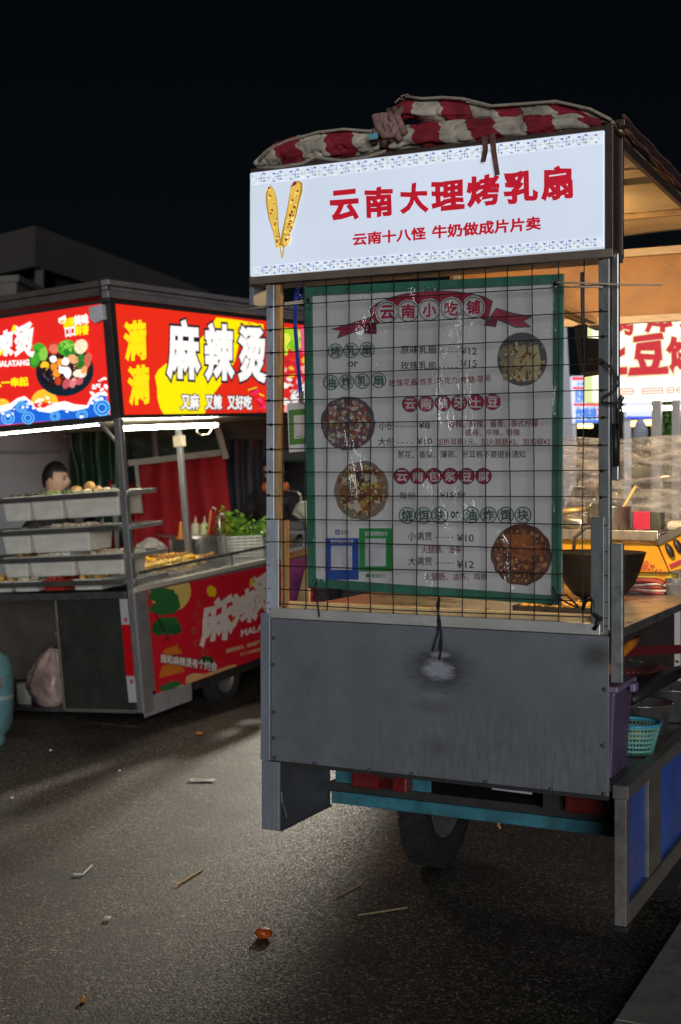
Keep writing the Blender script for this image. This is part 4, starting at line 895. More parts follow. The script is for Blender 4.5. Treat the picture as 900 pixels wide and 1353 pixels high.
for cx_, cy_, r_ in ((130, 1115, 34), (170, 1180, 38), (610, 1120, 50), (490, 1160, 34), (50, 1180, 40), (330, 1170, 30)):
    for kk, c_ in ((1.0, bl2), (.82, bl1), (.6, bl2), (.42, bl1)): ink.disc(*z1((cx_, cy_))[0], r_ * kk / 4.5, r_ * kk / 4.5, c_, 20)
for i in range(70):
    x = random.choice([random.uniform(0, 520), random.uniform(540, 640)]); y = 1105 + 25 * math.sin(x / 60) + random.uniform(-25, 50)
    if x > 540: y = random.uniform(930, 1050) + (640 - x) * .5
    ink.disc(*z1((x, min(y, 1190)))[0], random.uniform(1, 2.6), random.uniform(1, 2.2), WHT, 9, 0, .2)
# bowl and its food
ink.disc(*z1((388, 900))[0], 172 / 4.5, 150 / 4.5, c8(14, 34, 44), 36, -.12); ink.disc(*z1((386, 868))[0], 160 / 4.5, 118 / 4.5, c8(60, 24, 22), 36, -.12)
G1, G2, G3 = c8(70, 160, 40), c8(40, 120, 36), c8(130, 195, 70)
for x, y, a, b__, c_, r_ in ((240, 770, 42, 34, G1, .4), (210, 830, 36, 55, G2, .3), (215, 830, 26, 42, G1, .3), (262, 800, 26, 40, G3, .1), (322, 765, 42, 40, c8(190, 50, 40), 0), (326, 768, 30, 28, c8(225, 110, 90), 0), (405, 765, 60, 48, G1, 0), (395, 745, 34, 24, G3, 0), (420, 790, 40, 26, G2, 0), (485, 755, 40, 44, c8(235, 215, 180), .3), (490, 850, 42, 48, c8(26, 92, 34), 0), (490, 835, 34, 30, c8(46, 120, 46), 0), (440, 830, 34, 26, c8(235, 165, 110), .4), (525, 840, 22, 50, c8(200, 100, 80), .2), (320, 830, 22, 22, WHT, 0), (360, 850, 20, 22, c8(235, 150, 40), 0), (325, 875, 22, 22, c8(230, 140, 40), 0), (340, 915, 22, 24, c8(235, 150, 45), 0), (395, 845, 22, 26, WHT, 0), (375, 895, 24, 22, WHT, 0), (405, 910, 22, 34, WHT, 0), (270, 870, 26, 26, c8(240, 190, 40), 0), (270, 920, 42, 40, c8(24, 22, 34), 0), (310, 975, 46, 28, c8(30, 22, 28), .2), (350, 960, 20, 26, c8(190, 60, 30), 0), (400, 975, 22, 34, c8(190, 80, 90), .4), (440, 970, 20, 34, c8(215, 120, 120), .4), (480, 960, 18, 26, c8(190, 85, 95), .5), (480, 915, 40, 26, c8(240, 225, 205), 0), (505, 895, 18, 24, c8(235, 160, 90), .4)):
    ink.disc(*z1((x, y))[0], a / 4.5, b__ / 4.5, c_, 18, r_, .08)
blotches(ink, *z1((405, 765))[0], 12, 9, [G3, G2, c8(160, 210, 100)], 22, .8, 2.2); blotches(ink, *z1((490, 845))[0], 8, 9, [c8(60, 140, 60), c8(20, 70, 30)], 18, .7, 1.6); blotches(ink, *z1((285, 940))[0], 14, 9, [c8(70, 70, 90), c8(120, 60, 30), c8(12, 12, 18)], 20, .7, 2.0); blotches(ink, *z1((485, 755))[0], 8, 8, [WHT, c8(225, 195, 140)], 16, .6, 1.5)
blotches(ink, *z1((390, 900))[0], 28, 16, [c8(245, 235, 220), c8(230, 150, 60), c8(210, 90, 60)], 16, .6, 1.5)
ink.build('bowl_picture', printed('backlit_bright', .88), f1)
ink = Ink(K, 1, 0, -1, .0006)
br = lambda a, b: (a + .05 * b + .02 * np.sin(b * 9), b + .06 * np.sin(a * 5 + b * 3))
ink.text('麻', z1((-215, 730), (-110, 690), (-100, 840), (-205, 880)), WHT, .045, br); ink.text('辣', z1((-75, 690), (68, 660), (72, 800), (-60, 815)), WHT, .045, br); ink.text('烫', z1((85, 640), (195, 618), (200, 800), (95, 808)), WHT, .045, br)
ink.disc(*z1((86, 650))[0], 2.2, 5.2, YEL, 12, .3, .15); ink.disc(*z1((10, 790))[0], 2.0, 6, YEL, 12, .6, .1)
ink.text('MALATANG', z1((-20, 845), (176, 834), (178, 866), (-16, 876)), WHT, .05)
ink.text('一起从一串起', z1((-150, 955), (165, 938), (168, 988), (-146, 1003)), YEL, .05)
ink.text('佳辣', z1((372, 590), (440, 580), (446, 634), (378, 646)), YEL, .05); ink.text('美味', z1((440, 575), (522, 560), (528, 616), (446, 632)), WHT, .05)
ink.text('口口', z1((386, 648), (444, 638), (446, 688), (392, 698)), WHT, .05); ink.text('鲜香', z1((446, 634), (526, 622), (528, 680), (450, 690)), YEL, .05)
ink.poly(z1((346, 590), (390, 568), (392, 590), (384, 612), (362, 622), (350, 612)), WHT); ink.poly(z1((356, 606), (386, 590), (380, 610), (364, 618)), c8(235, 170, 40))
ink.build('lettering', printed('backlit_bright', .88), f1)
cl = B().prism([hK(u, v, 1, -.05) for u, v in ((117, 406), (134, 402), (136, 422), (125, 427), (119, 421))], (0, .045, 0)); cl.build('corner_lamp', mat('lamp_white', (.55, .58, .62), .4), st, bevel=.002)
# side sign
s1 = B().box(-.085, .0, .048, 3.6, 1.822, 2.495).build('side_sign', glow('red_sheet_side', c8(226, 44, 24), .86, .06), st, bevel=.003)
B().box(-.09, .006, .048, 2.72, 2.4955, 2.522).box(-.09, .006, .048, 2.72, 1.80, 1.8215).build('sign_edge', mat('trim_dark', (.045,) * 3), s1)
z2 = Z(140, 350, 3.4615); ink = Ink(K, 0, 0, 1, .0006)
ink.poly(z2((505, 240), (590, 250), (640, 258), (720, 272), (720, 300), (690, 292), (660, 305), (640, 290), (612, 345), (590, 440), (545, 520), (492, 590), (450, 685), (265, 685), (248, 655), (236, 610), (234, 560), (224, 510), (240, 480), (275, 452), (300, 440), (350, 440), (400, 400), (425, 345), (470, 300)), c8(252, 232, 8))
for i in range(26): ink.disc(*z2((random.uniform(590, 720), 330 + random.uniform(-70, 20)))[0], random.uniform(.8, 2.4), random.uniform(.8, 2.0), c8(225, 40, 24), 8, 0, .3)
for i in range(16):
    x, y = random.uniform(630, 730), random.uniform(575, 675); ink.disc(*z2((x, y))[0], random.uniform(3, 6), random.uniform(1.2, 2.2), random.choice([c8(215, 20, 60), c8(235, 40, 120), c8(200, 20, 40), c8(240, 60, 150)]), 12, random.uniform(-.6, .9), .1)
ink.line(z2((650, 572))[0], z2((690, 560))[0], 1.6, c8(190, 220, 40)); ink.line(z2((700, 590))[0], z2((722, 600))[0], 1.8, c8(230, 220, 50))
# food collage right of the post
ink.poly([(362, 431), (408, 437), (408, 480), (362, 484)], c8(160, 205, 40)); ink.poly([(362, 470), (408, 450), (408, 548), (362, 547)], c8(215, 40, 40))
for i in range(60):
    u = random.uniform(363, 407); v = random.uniform(436, 545); c_ = random.choice([c8(120, 190, 30), c8(180, 220, 60), c8(230, 230, 80)]) if v < 470 - (u - 363) * .2 else random.choice([c8(240, 235, 230), c8(225, 60, 50), c8(250, 250, 245), c8(230, 190, 60), c8(200, 30, 40), c8(240, 170, 160)])
    ink.disc(u, v, random.uniform(2, 5), random.uniform(2, 6), c_, 10, random.uniform(0, 3), .2)
ink.poly([(396, 432), (408, 433), (408, 470), (398, 466)], c8(225, 90, 140))
ink.build('splash_print', printed('backlit_bright', .88), s1)
ink = Ink(K, 0, 0, 1, .0006)
BK = c8(36, 30, 44)
lean = lambda a, b: (a - .10 * (b - .5) * 0, b + .05 * (a - .5))
ink.text('满', z2((84, 262), (178, 262), (184, 430), (92, 430)), YEL, .042, lean); ink.text('满', z2((102, 466), (192, 466), (198, 632), (110, 632)), YEL, .042, lean)
BIG = (('麻', ((290, 258), (420, 268), (425, 515), (285, 505))), ('辣', ((458, 276), (578, 284), (580, 520), (456, 514))), ('烫', ((612, 290), (726, 296), (726, 528), (612, 522))))
SM = (('又麻', ((346, 592), (424, 594), (426, 660), (344, 660))), ('又辣', ((456, 594), (528, 596), (530, 660), (455, 660))), ('又好吃', ((556, 598), (664, 600), (666, 660), (556, 660))))
for ch, q in BIG: ink.text(ch, z2(*q), BK, .088)
for ch, q in SM: ink.text(ch, z2(*q), BK, .11)
for ch, q in BIG: ink.text(ch, z2(*q), WHT, .046)
for ch, q in SM: ink.text(ch, z2(*q), WHT, .04)
ink.text('香锅', [(383, 522), (402, 506), (404, 530), (386, 546)], BK, .09); ink.text('香锅', [(383, 522), (402, 506), (404, 530), (386, 546)], WHT, .035)
ink.build('lettering', printed('backlit_bright', .88), s1)

# posts, lamp tube
fp = mat('stall_post', (.42, .42, .43), .34, .7, .2, 16, .06, 40, dirt=(.12, .1, .08), dirt_amt=.5, dirt_scale=9, stretch=(1, 1, .3))
B().box(-.046, .0, .0, .04, .012, 1.798).build('corner_post', fp, st, bevel=.003)
B().bar((-.046, .02, 1.66), (-.16, .02, 1.785), .03, .012).build('post_brace', fp, st)
for x, y in ((-.045, 3.55), (-1.6, .02), (-1.6, 2.65)): B().box(x, x + .04, y, y + .04, .02, 1.80).build('stall_post', fp, st, bevel=.003)
B().box(-.468, -.430, 1.30, 1.338, .76, 1.795).build('inner_post', fp, st, bevel=.003)
B().box(-.485, -.415, 1.29, 1.35, 1.62, 1.70).build('junction_box', mat('socket_cream', (.5, .45, .33), .5), st, bevel=.004)
B().box(-1.6, -.06, .10, 2.7, 1.802, 1.82).build('sign_soffit', mat('soffit_pale', (.45, .43, .36), .5, .0, .2, 6), st)
tubem = glow('cool_tube', (1.0, .93, .74), 85)
lt = B().tube([hK(161, 566, 0, -.12), hK(286, 561.5, 0, -.12)], .014, 10).build('tube_lamp', tubem, st)
B().tube([hK(u, v, 0, -.12) for u, v in ((262, 563), (260, 570), (266, 575), (275, 574), (281, 566), (279, 562))], .005, 7).build('lamp_wire', mat('wire_cream', (.7, .66, .45), .5), lt, smooth=True)
B().tube([(-1.5, .16, 1.783), (-.25, .16, 1.783)], .007, 8).build('tube_lamp', glow('cool_tube_dim', (1.0, .93, .74), 20), st)
# shelves
shm = mat('shelf_steel', (.14, .135, .13), .42, .6, .25, 18, .06, 50)
she = mat('shelf_end', (.50, .50, .48), .4, .6, .2, 18)  # pale copy of the shelf steel; light on the ends is in the colour
for z_, d_ in ((1.335, .30), (1.128, .34), (.953, .36), (.800, .36)):
    B().box(-1.55, .0 - .05, -.022, -.004, z_, z_ + .030).box(-1.55, -.05, d_ - .02, d_, z_, z_ + .03).build('shelf', shm, st, bevel=.002)
    B().box(-.30 if z_ > .82 else -.1, -.245 if z_ > .82 else -.06, -.002, d_ - .022, z_ + .001, z_ + .029).box(.001, .020, -.01, d_, z_, z_ + .028).build('shelf_end', she, st, bevel=.002)
B().box(-1.55, -.05, -.03, .0, .715, .755).build('cabinet_rail', dsteel, st, bevel=.002)
# cabinet
cabd = mat('cabinet_dark', (.030, .033, .027), .5, .2, .25, 8, .06, 30, dirt=(.05, .05, .045), dirt_amt=.4, dirt_scale=4)
B().box(-.585, -.05, -.004, .012, .035, .714).build('cabinet_door', cabd, st, bevel=.003)
B().box(-.602, -.586, -.008, .014, .02, .714).box(-.585, -.05, -.010, .013, .012, .034).build('door_frame', mat('door_edge', (.30, .28, .25), .4, .7, .2, 14), st, bevel=.002)
B().box(-1.6, -.603, .0, .55, .008, .03).build('cabinet_floor', dsteel, st); B().box(-1.6, -.05, .56, .58, .03, .71).build('cabinet_back', mat('cabinet_brown', (.07, .055, .045), .7, 0, .3, 6), st)
B().box(-.80, -.61, .22, .5, .45, .475).build('inner_shelf', mat('shelf_board', (.22, .17, .11), .7, 0, .2, 9), st)
B().box(-.80, -.62, .30, .5, .52, .66).build('stored_goods', mat('dark_red_goods', (.10, .02, .025), .5, 0, .6, 30), st, bevel=.02)
ink = Ink(K, 1, -.004, -1, .0012)
z5 = Z(0, 760, 4.5); WT = c8(190, 188, 195); RT = c8(205, 14, 26)
ink.poly(z5((710, 140), (758, 140), (773, 294), (724, 294)), WT); ink.poly(z5((724, 295), (773, 295), (786, 446), (738, 446)), RT); ink.poly(z5((739, 449), (787, 449), (800, 599), (750, 599)), RT); ink.poly(z5((751, 600), (801, 600), (815, 756), (767, 756)), WT)
ink.disc(*z5((748, 264))[0], 2.6, 3, c8(190, 90, 100), 12); ink.disc(*z5((783, 632))[0], 2.6, 3, c8(190, 90, 100), 12)
ink.build('reflective_tape', printed('tape_print', 0, .3, .8), st)
# right flank: grey column, banner, counter edge, skirt, wheel
B().box(.0005, .010, .0, .10, .01, .745).build('flank_strip', mat('flank_grey', (.23, .22, .225), .5, .3, .2, 8), st, bevel=.001)
B().box(-.03, .0005, .10, 3.6, .12, .745).build('flank', mat('flank_grey', (.23,) * 3), st)
bnm = printed('banner_print', 0, .4)
ink = Ink(K, 0, .004, 1, .0006); z6 = Z(170, 740, 4.2857)
BTL, BTR, BBR, BBL = (194.5, 781), (420, 733), (420, 842), (206, 919)
ink.poly([BTL, BTR, BBR, BBL], c8(214, 26, 48))
def clipd(c, r, n=40):
    pts = []
    for i in range(n):
        a = 2 * math.pi * i / n; u, v = c[0] + r * math.cos(a), c[1] + r * math.sin(a)
        u = max(u, 195.5 + (v - 781) * .085); v = max(v, 781.5 - (u - 194.5) * .213); pts.append((u, v))
    return pts
ink.poly(clipd(z6((235, 175))[0], 118 / 4.2857), c8(225, 196, 108))
for x, y, a, b__ in ((180, 200, 70, 45), (245, 245, 45, 60), (190, 275, 75, 36), (235, 205, 30, 42), (220, 370, 75, 50), (170, 385, 40, 44), (260, 395, 40, 28), (440, 575, 45, 32), (258, 712, 46, 28), (215, 725, 40, 20)):
    ink.poly(clipd((0, 0), 1) if False else [(max(u, 195.8 + (v - 781) * .085), v) for u, v in [(z6((x, y))[0][0] + a / 4.2857 * math.cos(t) * (1 + .1 * math.sin(5 * t)), z6((x, y))[0][1] + b__ / 4.2857 * math.sin(t) * (1 + .1 * math.sin(5 * t))) for t in np.linspace(0, 6.2, 22)]], random.choice([c8(36, 92, 50), c8(48, 110, 58), c8(30, 80, 44)]))
ink.line(z6((150, 300))[0], z6((225, 455))[0], 1.4, c8(50, 30, 30)); ink.line(z6((190, 460))[0], z6((235, 430))[0], 1.4, c8(50, 30, 30))
OR = c8(214, 120, 44)
ink.poly(z6((190, 520), (215, 500), (265, 488), (275, 470), (282, 500), (302, 515), (296, 532), (215, 540)), OR); ink.poly(z6((215, 540), (290, 532), (292, 560), (218, 566)), c8(150, 24, 40)); ink.poly(z6((172, 668), (188, 605), (205, 595), (290, 585), (318, 630), (230, 655)), OR)
ink.poly(z6((320, 690), (330, 655), (370, 640), (430, 645), (500, 622), (560, 600), (600, 590), (615, 598), (460, 655), (330, 702)), c8(222, 176, 120)); ink.poly(z6((160, 760), (185, 745), (230, 740), (300, 705), (320, 706), (210, 748)), c8(222, 176, 120))
for x, y, r_ in ((400, 250, 16), (385, 310, 18), (400, 350, 14), (375, 400, 20), (385, 470, 18), (430, 520, 20)):
    ink.disc(*z6((x, y))[0], r_ / 4.28, r_ / 4.28, c8(190, 90, 80), 16); ink.disc(*z6((x + 2, y))[0], r_ * .7 / 4.28, r_ * .7 / 4.28, c8(214, 26, 48), 14)
ink.poly(z6((445, 155), (460, 142), (490, 155), (498, 185), (488, 208), (455, 205), (442, 180)), c8(240, 200, 30))
ink.disc(*z6((695, 130))[0], 2.4, 7, c8(240, 200, 30), 12, .1, .12); ink.disc(*z6((702, 185))[0], 2.2, 4, c8(240, 200, 30), 10)
ink.line(z6((578, 368))[0], z6((625, 315))[0], 4.2, c8(240, 200, 30))
for w_, c_ in ((.075, WHT),):
    c_ = c8(232, 224, 220)
    ink.text('麻', z6((412, 265), (568, 190), (585, 420), (410, 485)), c_, .048, br); ink.text('辣', z6((575, 200), (700, 165), (722, 330), (590, 375)), c_, .048, br); ink.text('烫', z6((700, 100), (790, 80), (800, 285), (712, 305)), c_, .048, br)
c_ = c8(232, 224, 220)
ink.text('MALATANG', z6((636, 398), (890, 330), (892, 362), (638, 432)), c_, .05)
ink.text('香粉鲜香浓，麻辣度中', z6((550, 505), (745, 452), (747, 474), (552, 530)), c8(220, 190, 150), .03); ink.text('众人见骨真烫', z6((630, 525), (745, 496), (747, 515), (632, 542)), c8(220, 190, 150), .03)
q = z6((182, 532), (500, 578), (498, 632), (180, 578)); ink.text('我和麻辣烫有个约会', q, c8(70, 20, 26), .085); ink.text('我和麻辣烫有个约会', q, c8(238, 232, 228), .03)
ink.build('banner', bnm, st)
cte = mat('counter_edge', (.62, .60, .52), .45, .2, .15, 10)
B().box(-.03, .022, .0, 2.7, .746, .775).build('counter_edge', cte, st, bevel=.003)
B().box(-1.2, -.031, .42, 2.7, .735, .760).build('counter', steel, st)
B().box(-.012, .004, .06, 2.7, .848, .868).box(-.012, .004, 1.15, 1.17, .776, .848).build('guard_rail', mat('rail_steel', (.40, .39, .37), .3, .8, .15, 14), st, bevel=.002)
m_, t_, n_, l_, b__ = nodes_of('guard_glass'); b__.inputs['Base Color'].default_value = (.9, .95, .92, 1); b__.inputs['Alpha'].default_value = .16; b__.inputs['Roughness'].default_value = .08
B().box(-.006, -.003, .06, 2.7, .777, .847).build('guard_glass', m_, st)
sk1 = [hK(u, v, 0, .006) for u, v in ((192, 948), (254, 925), (253, 902), (190, 922))]
B().prism(sk1, (-.006, 0, 0)).build('mud_skirt', mat('skirt_pale', (.30, .29, .31), .55, .1, .2, 8, .05, 40, dirt=(.12, .11, .1), dirt_amt=.5), st)
wv_ = wheel('wheel', (-.10, 1.02, .06), .185, .11, st, rimm)
wp = K.hit(305, 928, 0, -.05); wv_.location = (-.10, wp[1] - .02, wp[2] + .185)
B().box(-1.5, -.05, .1, 2.7, .02, .10).build('chassis', mat('chassis_dark', (.03,) * 3), st)
# food tubs under each shelf
tubm_, t_, n_, l_, b__ = nodes_of('milky_plastic'); b__.inputs['Base Color'].default_value = (.58, .57, .52, 1); b__.inputs['Roughness'].default_value = .32; b__.inputs['Transmission Weight'].default_value = .0; b__.inputs['Subsurface Weight'].default_value = .15
nz = n_.new('ShaderNodeTexNoise'); nz.inputs['Scale'].default_value = 3; cr = n_.new('ShaderNodeValToRGB'); cr.color_ramp.elements[0].position = .35; cr.color_ramp.elements[0].color = (.58, .56, .49, 1); cr.color_ramp.elements[1].position = .65; cr.color_ramp.elements[1].color = (.68, .66, .60, 1)
l_.new(nz.outputs['Fac'], cr.inputs[0]); l_.new(cr.outputs[0], b__.inputs['Base Color'])
foods = {'dark': mat('dark_food', (.05, .05, .035), .6, 0, .6, 30), 'brown': mat('brown_food', (.30, .16, .05), .6, 0, .4, 30), 'gold': mat('golden_food', (.60, .36, .07), .55, 0, .35, 30), 'pale': mat('pale_food', (.60, .52, .36), .6, 0, .25, 30), 'green': mat('green_food', (.10, .18, .04), .6, 0, .5, 30), 'red': mat('red_food', (.35, .05, .02), .5, 0, .5, 30)}
tubs = [  # shelf z, x0, x1, depth px, food, label
    (1.335, -.275, -.965, -.745, 'dark', 'milky tub of dark morsels at the far left of the top shelf'), (1.335, -.275, -.735, -.485, 'green', 'milky tub hanging mid top shelf below the seated man'), (1.335, -.275, -.475, -.055, 'pale', 'wide milky tub hanging at the right end of the top shelf'),
    (1.128, -.2, -.99, -.765, 'dark', 'milky tub with dark food at the left of the second shelf'), (1.128, -.2, -.755, -.30, 'pale', 'broad milky tub with a pale loaf on the second shelf'),
    (.953, -.2, -1.00, -.80, 'brown', 'milky tub at the left of the third shelf'), (.953, -.2, -.79, -.43, 'pale', 'milky tub in the middle of the third shelf'), (.953, -.2, -.42, -.06, 'pale', 'milky tub with pale greens at the right of the third shelf')]
for z_, _, x0, x1, fd, lab in tubs:
    h_ = .150 if z_ > 1 else .125
    t = empty('food_tub', lab, 'food tub', frame=K, group='milky food tubs on the stall shelves')
    b_ = B(); taper(b_, x0, x1, .002, .26, z_ - h_ + .03, z_ + .034, .016); b_.build('tub', tubm_, t, bevel=.008)
    b_ = B(); nb = int((x1 - x0) * 52)
    for i in range(nb): b_.blob((random.uniform(x0 + .03, x1 - .03), random.uniform(.04, .23), z_ + .032 + random.random() * .014), (random.uniform(.014, .034), random.uniform(.014, .034), random.uniform(.008, .014)), 8, 5)
    b_.build('food', foods[fd], t, smooth=True)
def kblob(name, label, cat, u, v, ru, rv, y, m_, group=None, fn=None):
    p = hK(u, v, 1, y); k_ = (K.world(p) - Vector((0, 0, CH))).y / F_
    o = B().blob((0, 0, 0), (ru * k_, ru * k_, rv * k_), 18, 12, fn).build(name, m_, None, smooth=True); o.location = K.world(p); tag(o, label, cat, group); return o
lump = lambda q: q * (1 + .10 * noise.noise(q * 3))
fb = mat('fried_ball', (.52, .28, .08), .5, 0, .35, 40, .3, 60)
for u, v, ru, rv, y, lab in ((101, 651, 9, 9, .10, 'leftmost small fried dough ball on the top shelf'), (119, 645, 8, 9, .14, 'topmost of the fried dough balls on the top shelf'), (129, 650, 8, 8, .09, 'right hand fried dough ball on the top shelf')): kblob('fried_ball', lab, 'snack', u, v, ru, rv, y, fb, 'fried balls on the top shelf', lump)
kblob('bread_loaf', 'pale bread loaf lying on the second shelf', 'snack', 104, 697, 10, 4.5, .1, foods['pale'], None, lump)
kblob('noodle_bundle', 'pale noodle bundle on the third shelf near the post', 'snack', 146, 731, 17, 5, .1, foods['pale'], None, lump)
o = B().box(-.08, .08, -.06, .06, 0, .075).build('white_carton', mat('carton_white', (.62, .64, .66), .5), None, bevel=.006); p = hK(86, 739, 1, .12); o.location = K.world(p); o.rotation_euler = (0, 0, RZ); tag(o, 'small white carton standing on the third shelf', 'carton')
for u0, u1, lab, fd in ((2, 30, 'low tray of yellow food at the left of the bottom shelf', 'gold'), (72, 100, 'red trimmed tray of brown food on the bottom shelf', 'red'), (112, 150, 'heap of golden fried food on the bottom shelf', 'gold'), (34, 66, 'tray of pale bean curd on the bottom shelf', 'pale')):
    a, b__ = hK(u0, 770, 1, .15)[0], hK(u1, 770, 1, .15)[0]; c_ = (a + b__) / 2
    t = empty('food_tray', lab, 'food tray', frame=K, group='trays on the bottom shelf')
    b_ = B(); taper(b_, a, b__, .03, .30, .765, .835, .01); b_.build('tray', tubm_ if fd != 'red' else mat('tray_red', (.4, .03, .02), .4), t, bevel=.005)
    b_ = B()
    for i in range(26): b_.blob((random.uniform(a + .015, b__ - .015), random.uniform(.04, .28), .838 + random.random() * .018), (random.uniform(.012, .022),) * 3, 7, 5)
    b_.build('food', foods[fd], t, smooth=True)
# skewers in the lit counter tray
tr = empty('counter_tray', 'long dark tray on the lit counter holding the skewers', 'tray', frame=K)
B().box(-.78, -.20, .62, 1.40, .762, .775).box(-.78, -.20, .605, .6195, .762, .80).box(-.78, -.20, 1.401, 1.415, .762, .80).build('pan', dsteel, tr, bevel=.002)
skm = [mat('skewer_gold', (.85, .46, .03), .5, 0, .35, 40), mat('skewer_brown', (.40, .19, .05), .5, 0, .4, 40), mat('skewer_pale', (.85, .62, .18), .5, 0, .25, 40)]
stick = mat('bamboo', (.62, .46, .24), .6, 0, .2, 20)
protos = []
for i in range(3):
    t = empty('food_skewer', 'fried food skewer lying in the heap on the lit counter tray', 'skewer', group='skewers heaped in the counter tray')
    B().tube([(-.20, 0, 0), (.13, 0, 0)], .0028, 6).build('bamboo_stick', stick, t)
    b_ = B()
    for kk in range(6): b_.blob((-.05 + kk * .032, random.uniform(-.004, .004), random.uniform(-.003, .003)), (.020, random.uniform(.014, .022), random.uniform(.012, .018)), 9, 6, lump)
    b_.build('morsels', skm[i], t, smooth=True); protos.append(t)
for i in range(72):
    t = protos[i] if i < 3 else copy_tree(protos[i % 3])
    y = .72 + .58 * random.random(); x = random.uniform(-.64, -.34); lz_ = .79 + random.random() * .10 * (1 - abs(y - 1.0) / .5)
    t.matrix_world = K.mat() @ Matrix.Translation((x, y, lz_)) @ Matrix.Rotation(random.choice([.5, .9, 1.2, 2.6, 3.6]) + random.uniform(-.4, .4), 4, 'Z') @ Matrix.Rotation(random.uniform(-.25, .15), 4, 'Y')
# big pot with utensils
kp = lambda u, v, x: Vector(hK(u, v, 0, x))
pc_ = K.hit(263, 740, 2, .762); PX, PYY = pc_[0] + .0, pc_[1]
sc1 = .168 * (K.world((PX, PYY, .8)).y / 9.3) * 1.1
pot = empty('stock_pot', 'wide stainless stock pot on the counter', 'pot', frame=K)
PX, PYY = -.60, 1.68
B().lathe([(.001, .763), (.20, .763), (.205, .775), (.205, .945), (.212, .95)], c=(PX, PYY, 0), n=40, cap=False).build('body', steel, pot, smooth=True, thick=.003)
B().lathe([(.001, .90), (.2, .90)], c=(PX, PYY, 0), n=30, cap=False).build('broth', mat('broth_red', (.25, .06, .015), .2), pot)
B().bar((PX - .24, PYY - .15, .985), (PX + .05, PYY - .16, .955), .03, .012).build('strainer_bar', steel, pot)
for u0, v0, u1, v1, lab, m_ in ((275, 708, 279, 674, 'red handled ladle standing in the stock pot', mat('handle_red', (.42, .10, .03), .4)), (291, 706, 290, 682, 'steel ladle standing at the right side of the stock pot', steel)):
    a, b__ = K.world(hK(u0, v0, 1, PYY)), K.world(hK(u1, v1, 1, PYY)); t = empty('ladle', lab, 'ladle')
    B().tube([a - (b__ - a) * .4, b__], .010, 8).build('shaft', m_, t, smooth=True)
    r_ = Vector((.03, 0, 0)); B().tube([b__, b__ + Vector((.012, 0, .02)), b__ + Vector((.035, 0, .012)), b__ + Vector((.03, 0, -.02))], .005, 7).build('hook', steel, t, smooth=True)
for u, lab in ((256, 'squeeze bottle of pale sauce left of its twin behind the pot'), (268, 'squeeze bottle of yellowish sauce right of its twin behind the pot')):
    p = hK(u, 707, 1, 1.95); t = empty('sauce_bottle', lab, 'bottle', K.world((p[0], 1.95, .765)), group='sauce bottles behind the pot')
    hh_ = max(.05, p[2] - .765 + .075)
    B().lathe([(.001, 0), (.032, .001), (.035, .01), (.035, hh_), (.028, hh_ + .012), (.014, hh_ + .02), (.001, hh_ + .022)], n=18).build('body', mat('sauce_pale' if u < 260 else 'sauce_cream', (.62, .58, .45) if u < 260 else (.62, .58, .30), .4), t, smooth=True)
    B().lathe([(.012, hh_ + .018), (.010, hh_ + .035), (.003, hh_ + .07), (.001, hh_ + .072)], n=12).build('nozzle', mat('nozzle_pale', (.6, .55, .4), .4), t, smooth=True)
o = B().lathe([(.045, 0), (.02, .02), (.012, .12), (.001, .13)], n=12).build('orange_funnel', mat('orange_plastic', (.62, .20, .02)), None, smooth=True); o.location = K.world(hK(239, 712, 1, 1.5)); tag(o, 'orange plastic handle at the foot of the inner post', 'utensil')
# crumpled bag on the counter
def bag(name, label, loc, r, h, m_, seed, neck=.35, cat='bag'):
    b_ = B()
    def fn(q):
        a = math.atan2(q.y, q.x); w_ = 1 + .16 * math.sin(a * 7 + seed) * (q.z + 1) * .5 + .18 * noise.noise(q * 2.6 + Vector((seed, 0, 0))) + .10 * noise.noise(q * 7 + Vector((0, seed, 0)))
        k_ = 1 - (1 - neck) * max(0, q.z) ** 1.5
        zz_ = max(q.z, -.82)
        return Vector((q.x * w_ * k_, q.y * w_ * k_, zz_ * (1 + .12 * noise.noise(q * 4 + Vector((seed, seed, 0))))))
    b_.blob((0, 0, h * .82), (r, r * .8, h), 48, 30, fn); o = b_.build(name, m_, None, smooth=True); o.location = loc; return tag(o, label, cat)
bagm = mat('thin_plastic', (.55, .52, .50), .3, 0, .25, 14, .5, 26)
bag('plastic_bag', 'crumpled clear plastic bag behind the skewers on the counter', K.world((-1.02, 1.66, .762)), .13, .11, bagm, 2.0, .6)
